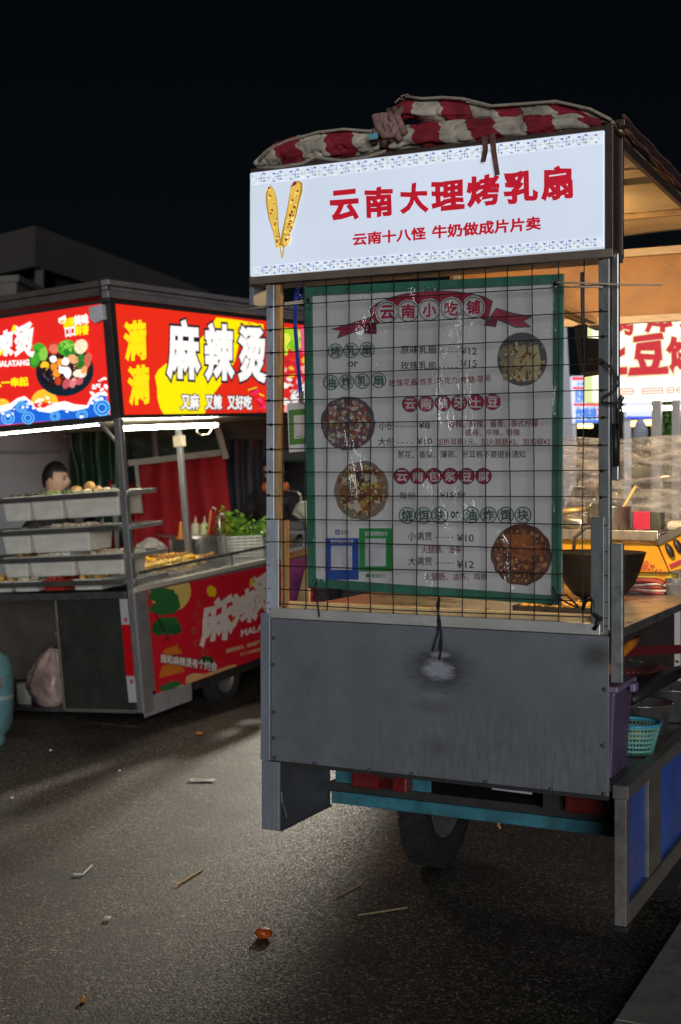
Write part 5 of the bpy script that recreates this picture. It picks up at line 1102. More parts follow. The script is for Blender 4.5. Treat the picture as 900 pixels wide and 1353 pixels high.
# greens
bs = empty('greens_basket', 'white slatted plastic basket on the counter full of leafy greens', 'basket', frame=K)
GX, GY = -.42, 2.08
b_ = B()
for i in range(6): b_.box(GX - .24, GX + .24, GY - .181, GY - .175, .765 + i * .024, .783 + i * .024).box(GX + .235, GX + .241, GY - .17, GY + .17, .765 + i * .024, .783 + i * .024)
for i in range(9): x = GX - .24 + i * .06; b_.box(x - .004, x + .004, GY - .1745, GY - .168, .763, .91)
b_.box(GX - .25, GX + .25, GY - .19, GY - .16, .9105, .925).box(GX - .24, GX + .24, GY - .17, GY + .17, .763, .768).box(GX - .24, GX - .234, GY - .17, GY + .17, .77, .91).build('basket', mat('white_plastic', (.66, .68, .60), .45), bs)
lf = B()
for i in range(420):
    x, y = GX + random.uniform(-.24, .24), GY + random.uniform(-.18, .12); z_ = .90 + random.random() ** 1.5 * (.12 + .12 * max(0, 1 - abs(x - GX + .12) / .12))
    a = random.uniform(0, 6.28); e_ = random.uniform(.2, 1.1); d = Vector((math.cos(a) * math.cos(e_), math.sin(a) * math.cos(e_), math.sin(e_))); s_ = random.uniform(.022, .05); sd_ = d.cross(Vector((0, 0, 1))).normalized()
    p0 = Vector((x, y, z_)); P = [p0, p0 + d * s_ * .5 + sd_ * s_ * .42, p0 + d * s_ + sd_ * s_ * .25 + Vector((0, 0, -.004)), p0 + d * s_ * 1.2, p0 + d * s_ - sd_ * s_ * .25 + Vector((0, 0, -.004)), p0 + d * s_ * .5 - sd_ * s_ * .42]
    lf.mi = random.choice([0, 0, 1]); lf.poly(P)
lv = [mat('leaf_bright', (.26, .52, .05), .45, 0, .3, 30), mat('leaf_deep', (.11, .30, .04), .45, 0, .3, 30)]
o = lf.build('leafy_greens', lv, None, normals=False); o.matrix_world = K.mat(); tag(o, 'bunch of bright green leaf vegetables heaped in the white basket', 'vegetables')

# bags in the open cabinet, gas bottle
pb = mat('pinkish_bag', (.36, .26, .24), .25, 0, .7, 7, .6, 24)
bag('rubbish_bag', 'full translucent pinkish plastic bag in the open cabinet', K.world((-.775, .10, .03)), .15, .20, pb, 5.0, .45)
bag('red_bag', 'red plastic bag slumped behind the translucent one', K.world((-.76, .26, .03)), .13, .22, mat('red_plastic', (.38, .02, .02), .3, 0, .4, 10, .5, 24), 8.0, .5)
gc = empty('gas_cylinder', 'teal gas cylinder with red characters standing left of the stall', 'gas cylinder', (-2.015, 7.32, 0))
cy = mat('teal_cylinder', (.13, .30, .35), .45, .1, .2, 8, .05, 40, dirt=(.07, .09, .09), dirt_amt=.6, dirt_scale=6)
B().lathe([(.10, .0), (.112, .002), (.112, .045), (.10, .05), (.135, .085), (.152, .13), (.155, .20), (.155, .38), (.150, .44), (.125, .50), (.07, .535), (.03, .545), (.001, .546)], n=40).build('body', cy, gc, smooth=True)
B().lathe([(.157, .27), (.158, .275), (.157, .29)], n=40, cap=False).build('band', mat('band_pale', (.35, .42, .42), .5), gc, smooth=True)
B().lathe([(.016, .545), (.016, .58), (.03, .585), (.03, .60), (.001, .60)], n=14).build('valve', mat('brass', (.4, .28, .1), .4, .8), gc, smooth=True)
v0, f0 = glyphs('液化', .04); mn, mx_ = v0[:, :2].min(0), v0[:, :2].max(0)
b_ = B(); q = (v0[:, :2] - mn) / (mx_ - mn); vv = []
for a, b__ in q: th = R(-88) + a * .85; vv.append(b_.bm.verts.new((.1565 * math.cos(th), .1565 * math.sin(th), .335 + b__ * .07)))
for f in f0:
    try: b_.bm.faces.new([vv[i] for i in f])
    except ValueError: pass
b_.build('lettering', mat('letter_red', (.40, .03, .04), .5), gc, normals=False)
o = B().lathe([(.001, 0), (.07, .001), (.075, .13), (.001, .132)], n=20).build('white_bucket', mat('white_plastic', (.66, .68, .60)), None, smooth=True); o.location = K.world((-1.0, .14, .03)); tag(o, 'small pale bucket beside the gas cylinder', 'bucket')

# ================================================================== BEHIND THE LEFT STALL
def vplane(name, px, Y, m_, label, cat, thick=.03, folds=0, fs=3.0, kind=None):
    """upright sheet standing at distance Y whose outline is given in sight lines"""
    P = [WF.hit(u, v, 1, Y) for u, v in px]
    TL_, TR_, BR_, BL_ = [Vector(p) for p in P]
    def fn(a, b):
        p = (TL_ * (1 - a) + TR_ * a) * (1 - b) + (BL_ * (1 - a) + BR_ * a) * b
        return p + Vector((0, folds * (math.sin(a * fs * 6.28 + 1.5 * noise.noise(Vector((a * 3, b * 2, Y)))) + .8 * noise.noise(Vector((a * 5, b * 3, 1)))), 0))
    o = B().grid(fn, 40, 16).build(name, m_, None, thick=thick, smooth=bool(folds)); return tag(o, label, cat, kind=kind)
plaster = mat('plaster_wall', (.30, .285, .28), .85, 0, .18, 3, .1, 40, dirt=(.14, .13, .12), dirt_amt=.6, dirt_scale=1.6)
vplane('plaster_wall', ((-160, 500), (112, 500), (112, 900), (-160, 900)), 11.6, plaster, 'pale stained plaster wall behind the seated man', 'wall', .12)
o = B().bar(WF.hit(-40, 597, 1, 11.5), WF.hit(80, 596, 1, 11.5), .03, .02).build('wall_batten', dsteel, None); tag(o, 'thin dark batten running across the plaster wall', 'batten')
o = B().bar(WF.hit(84, 578, 1, 11.2), WF.hit(110, 571, 1, 11.2), .035, .02).bar(WF.hit(84, 578, 1, 11.2), WF.hit(93, 562, 1, 11.2), .02, .02).build('wall_bracket', mat('bracket_pale', (.4, .4, .4), .5, .5), None); tag(o, 'small metal bracket above the seated man', 'bracket')
gtp = mat('green_tarp', (.022, .065, .035), .45, 0, .4, 6, .3, 20, dirt=(.08, .10, .05), dirt_amt=.5, dirt_scale=3)
vplane('green_tarp', ((88, 560), (170, 560), (166, 720), (96, 660)), 11.0, gtp, 'dark green tarp hanging in folds beside the seated man', 'tarp', .01, .07, 3.2)
vplane('green_canopy_cloth', ((165, 545), (412, 545), (412, 612), (168, 606)), 11.3, mat('deep_green_cloth', (.012, .032, .022), .6, 0, .4, 5), 'dark green cloth stretched above the red curtain', 'tarp', .01, .03, 1.2)
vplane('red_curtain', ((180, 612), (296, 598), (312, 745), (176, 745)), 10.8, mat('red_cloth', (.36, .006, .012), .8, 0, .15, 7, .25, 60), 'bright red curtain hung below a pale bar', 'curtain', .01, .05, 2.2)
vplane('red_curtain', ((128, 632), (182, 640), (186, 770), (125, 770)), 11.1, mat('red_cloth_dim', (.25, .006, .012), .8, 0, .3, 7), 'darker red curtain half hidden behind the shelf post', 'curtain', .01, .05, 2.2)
o = B().bar(WF.hit(170, 612, 1, 10.75), WF.hit(292, 598, 1, 10.75), .06, .05).bar(WF.hit(180, 612, 1, 10.73), WF.hit(187, 678, 1, 10.73), .03, .03).bar(WF.hit(286, 560, 1, 10.73), WF.hit(299, 606, 1, 10.73), .05, .03).build('curtain_rail', mat('rail_pale', (.40, .36, .31), .6, 0, .25, 10), None); tag(o, 'pale wooden rail and uprights holding the red curtain', 'rail')
vplane('dark_curtain', ((296, 580), (350, 580), (348, 760), (304, 760)), 11.2, mat('grey_curtain', (.05, .05, .065), .8, 0, .3, 5), 'dark grey curtain in folds right of the red one', 'curtain', .01, .06, 2.6)
vplane('dark_backdrop', ((330, 560), (430, 560), (430, 800), (330, 800)), 12.2, mat('gap_shade', (.012, .012, .013), .8), 'black sheet added to stand for the dark gap between both stalls', 'tarp', .02, .02, 2)  # shade of the gap is put in as a black sheet
o = B().bar(WF.hit(150, 640, 1, 10.9), WF.hit(158, 760, 1, 10.9), .035).bar(WF.hit(131, 640, 1, 10.95), WF.hit(142, 760, 1, 10.95), .03).build('tarp_pole', mat('pole_grey', (.16, .16, .17), .5, .4), None); tag(o, 'pair of grey poles behind the shelf end', 'pole')
# the grey building
bl = empty('grey_building', 'dark two storey grey building rising behind the left stall', 'building')
bm_ = mat('render_grey', (.05, .042, .035), .85, 0, .15, .8, .1, 12); bY = 26.0
def wp_(u, v, Y): return Vector(WF.hit(u, v, 1, Y))
c0, c1, c2 = wp_(47, 298, bY), wp_(-60, 309, bY + 2.2), wp_(275, 345, bY + 9)
hpar = .82
b_ = B()
for p, q in ((c0, c1), (c0, c2)):
    n__ = Vector((0, .25, 0)); b_.prism([p + Vector((0, 0, -hpar)), Vector((q.x, q.y, p.z - hpar)), Vector((q.x, q.y, p.z)), p], n__)
b_.build('parapet', bm_, bl)
B().prism([c0 + Vector((0, .2, -.02)), Vector((c1.x, c1.y + .2, c0.z - .02)), Vector((c1.x, 48, c0.z - .02)), Vector((c2.x, 48, c0.z - .02)), Vector((c2.x, c2.y + .2, c0.z - .02))], (0, 0, .02)).build('roof', bm_, bl)
B().bar(c0 + Vector((0, .4, -hpar)), Vector((c0.x, c0.y + .4, 0)), .17).build('column', bm_, bl)
B().prism([Vector((c0.x - .2, c0.y + 1.2, .0)), Vector((c1.x, c1.y + 1.2, .0)), Vector((c1.x, c1.y + 1.2, c0.z - hpar)), Vector((c0.x - .2, c0.y + 1.2, c0.z - hpar))], (0, .2, 0)).prism([Vector((c0.x + .1, c0.y + 1.4, .0)), Vector((c2.x, c2.y + 1.4, .0)), Vector((c2.x, c2.y + 1.4, c0.z - hpar)), Vector((c0.x + .1, c0.y + 1.4, c0.z - hpar))], (0, .2, 0)).build('recessed_wall', mat('recess_shade', (.03, .028, .027), .9), bl)  # recess shade is put into this wall's darker colour
lw = empty('low_block', 'small pale flat roofed block in front of the grey building', 'building')
q0, q1, q2 = wp_(22, 372, 20), wp_(-60, 378, 20.5), wp_(110, 392, 24)
B().prism([Vector((q0.x, q0.y, 0)), Vector((q1.x, q1.y, 0)), Vector((q1.x, q1.y, q0.z)), q0], (0, .2, 0)).prism([Vector((q0.x, q0.y + .01, 0)), Vector((q2.x, q2.y, 0)), Vector((q2.x, q2.y, q0.z)), q0 + Vector((0, .01, 0))], (0, .2, 0)).build('wall', mat('block_grey', (.14, .125, .11), .85, 0, .2, 2), lw)
B().prism([Vector((q0.x + .05, q0.y - .05, q0.z)), Vector((q1.x, q1.y - .05, q0.z)), Vector((q1.x, 27, q0.z)), Vector((q2.x, 27, q0.z)), Vector((q2.x, q2.y, q0.z))], (0, 0, .10)).build('roof_slab', mat('block_grey', (.14,) * 3), lw)

# ================================================================== PEOPLE
SKIN = mat('skin', (.66, .41, .29), .5, 0, .08, 20); SKINW = mat('skin_warm_lit', (.58, .27, .14), .5, 0, .08, 20)  # warm copy of the skin: orange light on a face put into the colour
HAIR = mat('black_hair', (.012, .011, .011), .5, 0, .3, 60, .4, 120, stretch=(4, 4, 1)); EYE = mat('eye_dark', (.02, .015, .012), .3); LIP = mat('lip', (.34, .12, .10), .5)
def skin_mesh(J, E, name):
    """J: joint -> (point, radius); E: edges. One continuous surface grown by the Skin modifier"""
    ks = list(J); idx = {k_: i for i, k_ in enumerate(ks)}
    me = bpy.data.meshes.new(name); me.from_pydata([J[k_][0] for k_ in ks], [(idx[a], idx[b_]) for a, b_ in E], []); me.update()
    o = bpy.data.objects.new(name, me); COL.objects.link(o); md = o.modifiers.new('skin', 'SKIN'); md.use_smooth_shade = True
    sv = me.skin_vertices[0].data if me.skin_vertices else None
    if sv is None:
        bpy.context.view_layer.objects.active = o; bpy.ops.mesh.customdata_skin_add(); sv = me.skin_vertices[0].data
    for i, k_ in enumerate(ks):
        r_ = J[k_][1]; sv[i].radius = r_ if isinstance(r_, tuple) else (r_, r_); sv[i].use_root = (i == 0)
    sb = o.modifiers.new('sub', 'SUBSURF'); sb.levels = sb.render_levels = 1
    ev = bpy.data.meshes.new_from_object(o.evaluated_get(bpy.context.evaluated_depsgraph_get())); bpy.data.objects.remove(o); return ev
def person(label, loc, rz, h, hand_l, hand_r, jacket, trousers, skin, head_turn=0.0, head_tilt=0.0, seated=False, hairstyle='short'):
    """x: own right, y: forward. hand_l / hand_r: wrist positions relative to the body (h-scaled)"""
    p = empty('person', label, 'person', loc, rz)
    s_ = h / 1.70; V = lambda x, y, z_: Vector((x * s_, y * s_, z_ * s_))
    J = {'pelvis': (V(0, 0, .92), .125 * s_), 'waist': (V(0, .0, 1.05), .118 * s_), 'chest': (V(0, .01, 1.25), .135 * s_), 'collar': (V(0, 0, 1.38), .085 * s_), 'neck': (V(0, .012, 1.46), .055 * s_), 'skull': (V(0, .025, 1.53), .058 * s_)}
    E = [('pelvis', 'waist'), ('waist', 'chest'), ('chest', 'collar'), ('collar', 'neck'), ('neck', 'skull')]
    AJ = {k_: (J[k_][0], J[k_][1] * 1.16) for k_ in ('pelvis', 'waist', 'chest', 'collar')}; AE = E[:3]
    for sd_, w_, sg_ in (('l', hand_l, -1), ('r', hand_r, 1)):
        sh = V(sg_ * .175, 0, 1.36); wr__ = V(*w_); d = wr__ - sh; L_ = min(d.length, .53 * s_); wr__ = sh + d.normalized() * L_
        k_ = math.sqrt(max(0, (.275 * s_) ** 2 - (L_ / 2) ** 2)); bend = Vector((sg_ * .5, -.5, -.7)); bend -= d.normalized() * bend.dot(d.normalized()); el_ = (sh + wr__) / 2 + bend.normalized() * k_
        J['sh' + sd_] = (sh, .062 * s_); J['el' + sd_] = (el_, .044 * s_); J['wr' + sd_] = (wr__, .029 * s_)
        fw = (wr__ - el_).normalized(); pal = wr__ + fw * .055 * s_; J['pa' + sd_] = (pal, (.034 * s_, .018 * s_))
        E += [('collar', 'sh' + sd_), ('sh' + sd_, 'el' + sd_), ('el' + sd_, 'wr' + sd_), ('wr' + sd_, 'pa' + sd_)]
        side = fw.cross(Vector((0, 0, 1))); side = side.normalized() if side.length > .1 else Vector((1, 0, 0)); dn = fw.cross(side).normalized()
        dn = dn if dn.z < 0 else -dn
        for i, (o_, ln_) in enumerate(((-.028, .062), (-.010, .074), (.009, .070), (.026, .055))):
            f1_ = pal + side * o_ * s_ + fw * .035 * s_; f2_ = f1_ + (fw * .75 + dn * .5).normalized() * ln_ * .55 * s_; f3_ = f2_ + (fw * .35 + dn * .9).normalized() * ln_ * .45 * s_
            for n__, q__, r__ in (('a', f1_, .0095), ('b', f2_, .0085), ('c', f3_, .007)): J['f%d%s%s' % (i, n__, sd_)] = (q__, r__ * s_)
            E += [('pa' + sd_, 'f%da%s' % (i, sd_)), ('f%da%s' % (i, sd_), 'f%db%s' % (i, sd_)), ('f%db%s' % (i, sd_), 'f%dc%s' % (i, sd_))]
        t1 = wr__ + fw * .03 * s_ - side * sg_ * .034 * s_; t2 = t1 + (fw * .8 - side * sg_ * .5 + dn * .3).normalized() * .038 * s_
        J['t1' + sd_] = (t1, .012 * s_); J['t2' + sd_] = (t2, .009 * s_); E += [('wr' + sd_, 't1' + sd_), ('t1' + sd_, 't2' + sd_)]
        AJ['sh' + sd_] = (sh, .078 * s_); AJ['el' + sd_] = (el_, .060 * s_); AJ['wr' + sd_] = (wr__ - fw * .015 * s_, .044 * s_); AE += [('collar', 'sh' + sd_), ('sh' + sd_, 'el' + sd_), ('el' + sd_, 'wr' + sd_)]
        if seated: hip, kn_, an, to = V(sg_ * .09, 0, .88), V(sg_ * .11, .40, .90), V(sg_ * .11, .38, .50), V(sg_ * .12, .52, .46)
        else: hip, kn_, an, to = V(sg_ * .09, 0, .88), V(sg_ * .10, .02, .48), V(sg_ * .10, -.01, .08), V(sg_ * .12, .14, .035)
        for n__, q__, r__ in (('hi', hip, .095), ('kn', kn_, .062), ('an', an, .043), ('to', to, .036)): J[n__ + sd_] = (q__, r__ * s_)
        E += [('pelvis', 'hi' + sd_), ('hi' + sd_, 'kn' + sd_), ('kn' + sd_, 'an' + sd_), ('an' + sd_, 'to' + sd_)]
    ev = skin_mesh(J, E, 'body'); bmx = B(); bmx.bm.from_mesh(ev)
    # head with face, joined to the same mesh
    RT_ = Matrix.Rotation(head_turn, 3, 'Z') @ Matrix.Rotation(head_tilt, 3, 'X'); hc = V(0, .035, 1.585)
    def face(q):
        q = q.copy(); fwd = max(0, q.y)
        if q.z < -.2: q.x *= 1 - .32 * (-q.z - .2); q.y *= 1 - .06 * (-q.z)
        nx, nz_ = q.x / .16, (q.z + .12) / .30
        q.y += fwd * .34 * math.exp(-nx * nx - nz_ * nz_)                       # nose
        q.y += fwd * .07 * math.exp(-(q.x / .3) ** 2 - ((q.z + .48) / .09) ** 2)  # mouth
        q.y += fwd * .09 * math.exp(-(q.x / .3) ** 2 - ((q.z + .86) / .16) ** 2)  # chin
        q.y -= fwd * .09 * (math.exp(-((abs(q.x) - .36) / .17) ** 2 - ((q.z - .06) / .13) ** 2))   # eye sockets
        q.y += fwd * .04 * math.exp(-(q.x / .5) ** 2 - ((q.z - .24) / .09) ** 2)
        return q
    HR = (.076 * s_, .096 * s_, .118 * s_)
    bmx.blob(hc, HR, 40, 28, face, RT_)
    for sg_ in (-1, 1): bmx.blob(hc + RT_ @ Vector((sg_ * .077 * s_, -.008 * s_, -.006 * s_)), (.011 * s_, .020 * s_, .032 * s_), 10, 8, rot=RT_ @ Matrix.Rotation(R(-12), 3, 'X'))
    bmx.mi = 1
    for sg_ in (-1, 1):
        bmx.blob(hc + RT_ @ Vector((sg_ * .029 * s_, .085 * s_, .006 * s_)), (.017 * s_, .008 * s_, .0065 * s_), 10, 6, rot=RT_); bmx.blob(hc + RT_ @ Vector((sg_ * .029 * s_, .089 * s_, .026 * s_)), (.022 * s_, .008 * s_, .0055 * s_), 10, 6, rot=RT_)
    bmx.mi = 2; bmx.blob(hc + RT_ @ Vector((0, .094 * s_, -.056 * s_)), (.022 * s_, .008 * s_, .006 * s_), 12, 6, rot=RT_)
    bmx.build('body', [skin, EYE, LIP], p, smooth=True)
    hb = B()
    def cap(q):
        q = q.copy(); lim = .34 if q.y > 0 else .34 - 1.05 * min(1, -q.y * 1.4)
        if abs(q.x) > .5 and -.4 < q.y < .2: lim = -.12
        if q.y > .25: lim = .40
        if q.z < lim: q = Vector((q.x * .62, q.y * .62, q.z * .8)) 
        return q * (1 + .03 * noise.noise(q * 9))
    hb.blob(hc + RT_ @ Vector((0, -.006 * s_, .008 * s_)), tuple(a * q_ for a, q_ in zip(HR, (1.13, 1.10, 1.13))), 40, 28, cap, RT_); hb.build('hair', HAIR, p, smooth=True)
    jv = skin_mesh(AJ, AE, 'jacket')
    jb = B(); jb.bm.from_mesh(jv)
    for v in jb.bm.verts: v.co += Vector((noise.noise(v.co * 14), noise.noise(v.co * 14 + Vector((5, 0, 0))), 0)) * .012
    jb.lathe([(.085 * s_, 1.37 * s_), (.078 * s_, 1.42 * s_), (.070 * s_, 1.455 * s_), (.064 * s_, 1.45 * s_)], c=(0, .006, 0), n=20, cap=False)
    jb.build('jacket', jacket, p, smooth=True)
    TJ = {'pelvis': (J['pelvis'][0], .14 * s_)}; TE = []
    for sd_ in 'lr':
        for n__, r__ in (('hi', .108), ('kn', .078), ('an', .062)): TJ[n__ + sd_] = (J[n__ + sd_][0], r__ * s_)
        TE += [('pelvis', 'hi' + sd_), ('hi' + sd_, 'kn' + sd_), ('kn' + sd_, 'an' + sd_)]
    tv = skin_mesh(TJ, TE, 'trousers'); tb_ = B(); tb_.bm.from_mesh(tv); tb_.build('trousers', trousers, p, smooth=True)
    return p
JBLK = mat('black_jacket', (.014, .013, .014), .75, 0, .4, 12, .3, 30); JCOAT = mat('dark_coat', (.012, .014, .016), .8, 0, .3, 10, .3, 30); TRS = mat('dark_trousers', (.015, .015, .02), .8, 0, .2, 10); JPALE = mat('pale_jacket', (.62, .64, .50), .8, 0, .12, 8, .3, 20)
mp_ = WF.hit(74, 640, 1, 10.0)
person('man with short black hair in a dark coat sitting in profile behind the shelves', (mp_[0] - .035, 10.0, mp_[2] - 1.545), R(-98), 1.70, (-.15, .35, 1.0), (.15, .35, 1.0), JCOAT, TRS, SKIN, R(-6), R(-4), True)
q = WF.hit(48, 697, 1, 9.3)
person('person in black bending low behind the second shelf, only the face showing', (q[0] - .05, 9.3, q[2] - 1.56), R(-90), 1.6, (-.15, .35, .9), (.15, .35, .9), JBLK, TRS, SKIN, 0, R(-12), True)
q = WF.hit(364, 596, 1, 10.5)
p3 = person('person in a black jacket and orange scarf reaching over the hot plate', (q[0], 10.5, 0), R(150), 1.70, (-.24, .40, 1.17), (.05, .46, 1.18), JBLK, TRS, SKINW, R(10), R(-22))
b_ = B().lathe([(.07, 1.40), (.105, 1.415), (.115, 1.45), (.10, 1.485), (.075, 1.48)], n=26, cap=False); b_.build('scarf', mat('orange_scarf', (.75, .20, .03), .75, 0, .4, 30, .4, 50), p3, smooth=True)
q = WF.hit(426, 650, 1, 10.2)
person('person in a pale cream puffer jacket half hidden behind the menu board', (q[0], 10.2, 0), R(160), 1.60, (-.2, .3, 1.0), (.28, .22, 1.06), JPALE, TRS, SKIN)
o = empty('hot_plate_table', 'dark cluttered cooking table in front of the black jacketed person', 'table', (WF.hit(388, 700, 1, 9.9)[0], 9.95, 0))
B().box(-.14, .10, -.1, .2, 1.09, 1.12).build('table_top', dsteel, o, bevel=.003)
for x in (-.13, .07):
    for y in (-.09, .16): B().box(x, x + .02, y, y + .02, 0, 1.089).build('leg', dsteel, o)
B().box(-.12, .08, -.09, .12, 1.121, 1.19).build('hot_plate', black, o, bevel=.004)
o = B().prism([M.hit(u, v, 1, .42) for u, v in ((384, 738), (412, 738), (412, 806), (380, 806))], (0, .004, 0)).build('purple_print_sheet', mat('magenta_print', (.30, .07, .24), .5, 0, .9, 9), None); o.matrix_world = M.mat(); tag(o, 'purple printed sheet standing inside the cart at the left board edge', 'banner')
o = B().prism([M.hit(u, v, 1, .36) for u, v in ((403, 752), (408, 752), (408, 800), (391, 800))], (0, .012, 0)).build('plywood_offcut', mat('pale_ply', (.60, .42, .20), .6, 0, .2, 14), None); o.matrix_world = M.mat(); tag(o, 'slanted pale plywood offcut in front of the purple sheet', 'board')
o = B().bar(M.p(380, 735, 1, .40), M.p(412, 727, 1, .40), .016, .02).build('brown_batten', wood, None); o.matrix_world = M.mat(); tag(o, 'short brown wooden batten left of the menu board', 'batten')

# ================================================================== RIGHT STALL AND FAR STALLS
tO = WF.hit(783, 530, 1, 8.0); T = Frame((tO[0], 8.0, 0), EX, EY, EZ)
rs = empty('potato_stall', 'stall behind the cart with a big white lightbox lettered in brushy red', 'food stall', frame=T)
tz = lambda u, v: T.hit(u, v, 1, 0)
x1_ = tz(1010, 500)[0]; zb, zt_ = tz(800, 531)[2], tz(800, 425)[2]
rsg = B().box(0.0, x1_, 0, .12, zb, zt_).build('sign_box', glow('sign_warm_white', c8(255, 250, 234), .90, .03), rs, bevel=.004)
B().box(-.055, -.001, .005, .12, zb, zt_ - .02).build('sign_end', glow('sign_green_end', c8(214, 224, 160), .8), rsg)
ink = Ink(T, 1, 0, -1, .0006); z7 = Z(740, 400, 5.625); RB = c8(190, 50, 58); OL = c8(214, 208, 160)
for ch, q in (('土', ((360, 280), (478, 262), (492, 505), (370, 520))), ('豆', ((540, 270), (750, 250), (790, 500), (525, 520))), ('饼', ((800, 260), (1010, 240), (1040, 480), (800, 500))), ('烤', ((400, 60), (540, 40), (545, 225), (405, 238))), ('洋', ((615, 50), (790, 30), (830, 205), (640, 220))), ('芋', ((850, 20), (1020, 0), (1040, 180), (860, 195)))):
    ink.text(ch, z7(*q), OL, .085, br); ink.text(ch, z7(*q), RB, .05, br)
for x, w_ in ((300, 36), (445, 100), (612, 150), (800, 46), (870, 120)):
    yb = 642 - (x - 300) * .03
    for a, b__ in (((x, yb + 5), (x + w_, yb)), ((x, yb + 45), (x + w_, yb + 40)), ((x, yb + 5), (x, yb + 45)), ((x + w_, yb), (x + w_, yb + 40)), ((x, yb + 25), (x + w_, yb + 20))): ink.line(z7(a)[0], z7(b__)[0], 1.0, c8(200, 70, 60))
    for i in range(1, int(w_ / 18)): ink.line(z7((x + i * 18, yb + 6))[0], z7((x + i * 18, yb + 44))[0], .5, c8(215, 110, 95))
    ink.line(z7((x + w_, yb + 20))[0], z7((x + w_ + 30, yb + 19))[0], .6, c8(214, 110, 90))
ink.build('lettering', printed('backlit_bright', .88), rsg)
wpst = mat('white_post', (.52, .51, .50), .5, .2, .1, 9)
for u, w_ in ((867, .055), (893, .05)): p = tz(u, 560); B().box(p[0] - w_ / 2, p[0] + w_ / 2, .0, .05, 0, zb - .002).build('stall_post', wpst, rs, bevel=.003)
B().box(.0, x1_, .1, 1.2, .85, .90).build('counter', steel, rs)
B().tube([(0.1, .3, zb - .03), (x1_, .3, zb - .03)], .014, 8).build('tube_lamp', glow('warm_white_tube', (1, .88, .7), 14), rs)
B().box(-.05, x1_, .0, 1.8, zt_ + .002, zt_ + .04).build('roof', roofm, rs)
# greenery behind
lf = B()
for i in range(380):
    p = WF.hit(random.uniform(872, 906), random.uniform(528, 590), 1, 9.2 + random.uniform(-.2, .2)); a = random.uniform(0, 6.28); p = Vector(p); d = Vector((math.cos(a) * .4, math.sin(a) * .3, random.uniform(-1, .2))).normalized() * random.uniform(.03, .07); sd_ = d.cross(Vector((0, 1, 0))).normalized() * .014
    lf.mi = i % 2; lf.poly([p, p + d * .5 + sd_, p + d, p + d * .5 - sd_])
lf.mi = 1
for i in range(8): x = WF.hit(874 + i * 4, 560, 1, 9.2)[0]; lf.tube([(x, 9.2, .5), (x + .02, 9.2, 1.2), (x - .01, 9.15, 2.0)], .005, 5)
lf.tube([(WF.hit(888, 560, 1, 9.2)[0], 9.2, 0), (WF.hit(888, 560, 1, 9.2)[0], 9.2, 1.6)], .02, 7)
o = lf.build('leafy_plant', [mat('leaf_mid', (.10, .26, .03), .5, 0, .3, 20), mat('leaf_dark', (.03, .10, .02), .5, 0, .3, 20)], None, normals=False); tag(o, 'green leafy plant standing right of the white stall post', 'plant')  # two leaf greens taken in turn
# far stalls
def far_sign(name, label, px, Y, base, s, art):
    t = empty(name, label, 'food stall', (0, 0, 0)); fr_ = Frame((0, Y, 0), (1, 0, 0), (0, 1, 0), (0, 0, 1))
    P = [Vector(WF.hit(u, v, 1, Y)) for u, v in px]
    B().prism(P, (0, .12, 0)).build('sign', glow(name + '_sheet', base, s), t)
    ik = Ink(fr_, 1, 0, -1, .001); art(ik); lo = ik.build('lettering', printed('backlit_bright', .88), t); lo.location = (0, Y, 0)
    xs = [p.x for p in P]; zz_ = min(p.z for p in P)
    for x in (min(xs), max(xs) - .08): B().box(x, x + .08, Y + .13, Y + .21, 0, zz_ + .3).build('stall_post', wpst, t)
    B().box(min(xs), max(xs), Y + .2, Y + .9, .85, .93).build('counter', mat('counter_plain', (.2, .18, .16), .5), t)
    return t
RD, BLU = c8(215, 40, 50), c8(60, 120, 210)
def art1(ik):
    ik.poly(tq(756, 800, 498, 502.5), RD); ik.poly(tq(757, 800, 511, 514.5), RD); ik.poly(tq(758, 800, 533, 536.5), RD)
    ik.text('小吃街', tq(762, 782, 504, 510), BLU, .05); ik.text('奶茶', tq(760, 772, 515, 532), BLU, .05); ik.poly(tq(773, 782, 514, 532), c8(225, 150, 170)); ik.text('炸串', tq(774, 781, 516, 530), RD, .05)
    ik.text('炸鸡排', tq(761, 788, 539, 554), BLU, .07); ik.text('冰', tq(790, 799, 539, 553), RD, .07); ik.poly(tq(760, 800, 555, 559), BLU)
t = far_sign('drinks_stall', 'far stall with white, red and blue lit signs seen through the mesh', ((755, 497), (812, 496), (812, 558), (757, 559)), 15.0, c8(206, 214, 240), .85, art1)
for x, a in ((748, 754), (763, 782)): pass
for (u0, u1, v) in ((749, 757, 566), (764, 783, 563)):
    a, b__ = Vector(WF.hit(u0, v, 1, 15.3)), Vector(WF.hit(u1, v, 1, 15.3)); B().tube([a, b__], .022, 8).build('amber_lamp', glow('amber', (1, .5, .12), 9), t)
def art2(ik):
    ik.poly(tq(738, 749, 505, 535), RD); ik.disc(743, 548, 6, 8, RD, 14); ik.text('面', tq(741, 748, 537, 546), WHT, .06)
far_sign('noodle_stall', 'far stall with an orange-red lit sign at the board edge', ((725, 500), (749, 500), (749, 556), (725, 556)), 15.6, c8(236, 110, 90), 1.0, art2)
o = B().box(-.07, .07, -.05, .05, 0, 3.2).build('white_pole', mat('pole_bluewhite', (.55, .56, .62), .5), None, bevel=.01); q = WF.hit(760, 550, 1, 14.2); o.location = (q[0], 14.2, 0); o.rotation_euler = (0, R(-3), 0); tag(o, 'bluish white pole leaning in front of the far drinks stall', 'pole')
def art3(ik):
    for i in range(8): u = 832 + i * 6; ik.poly([(u, 526), (u + 4, 526), (u + 2, 534)], RD)
    ik.poly(tq(828, 866, 550, 553.5), c8(40, 70, 220))
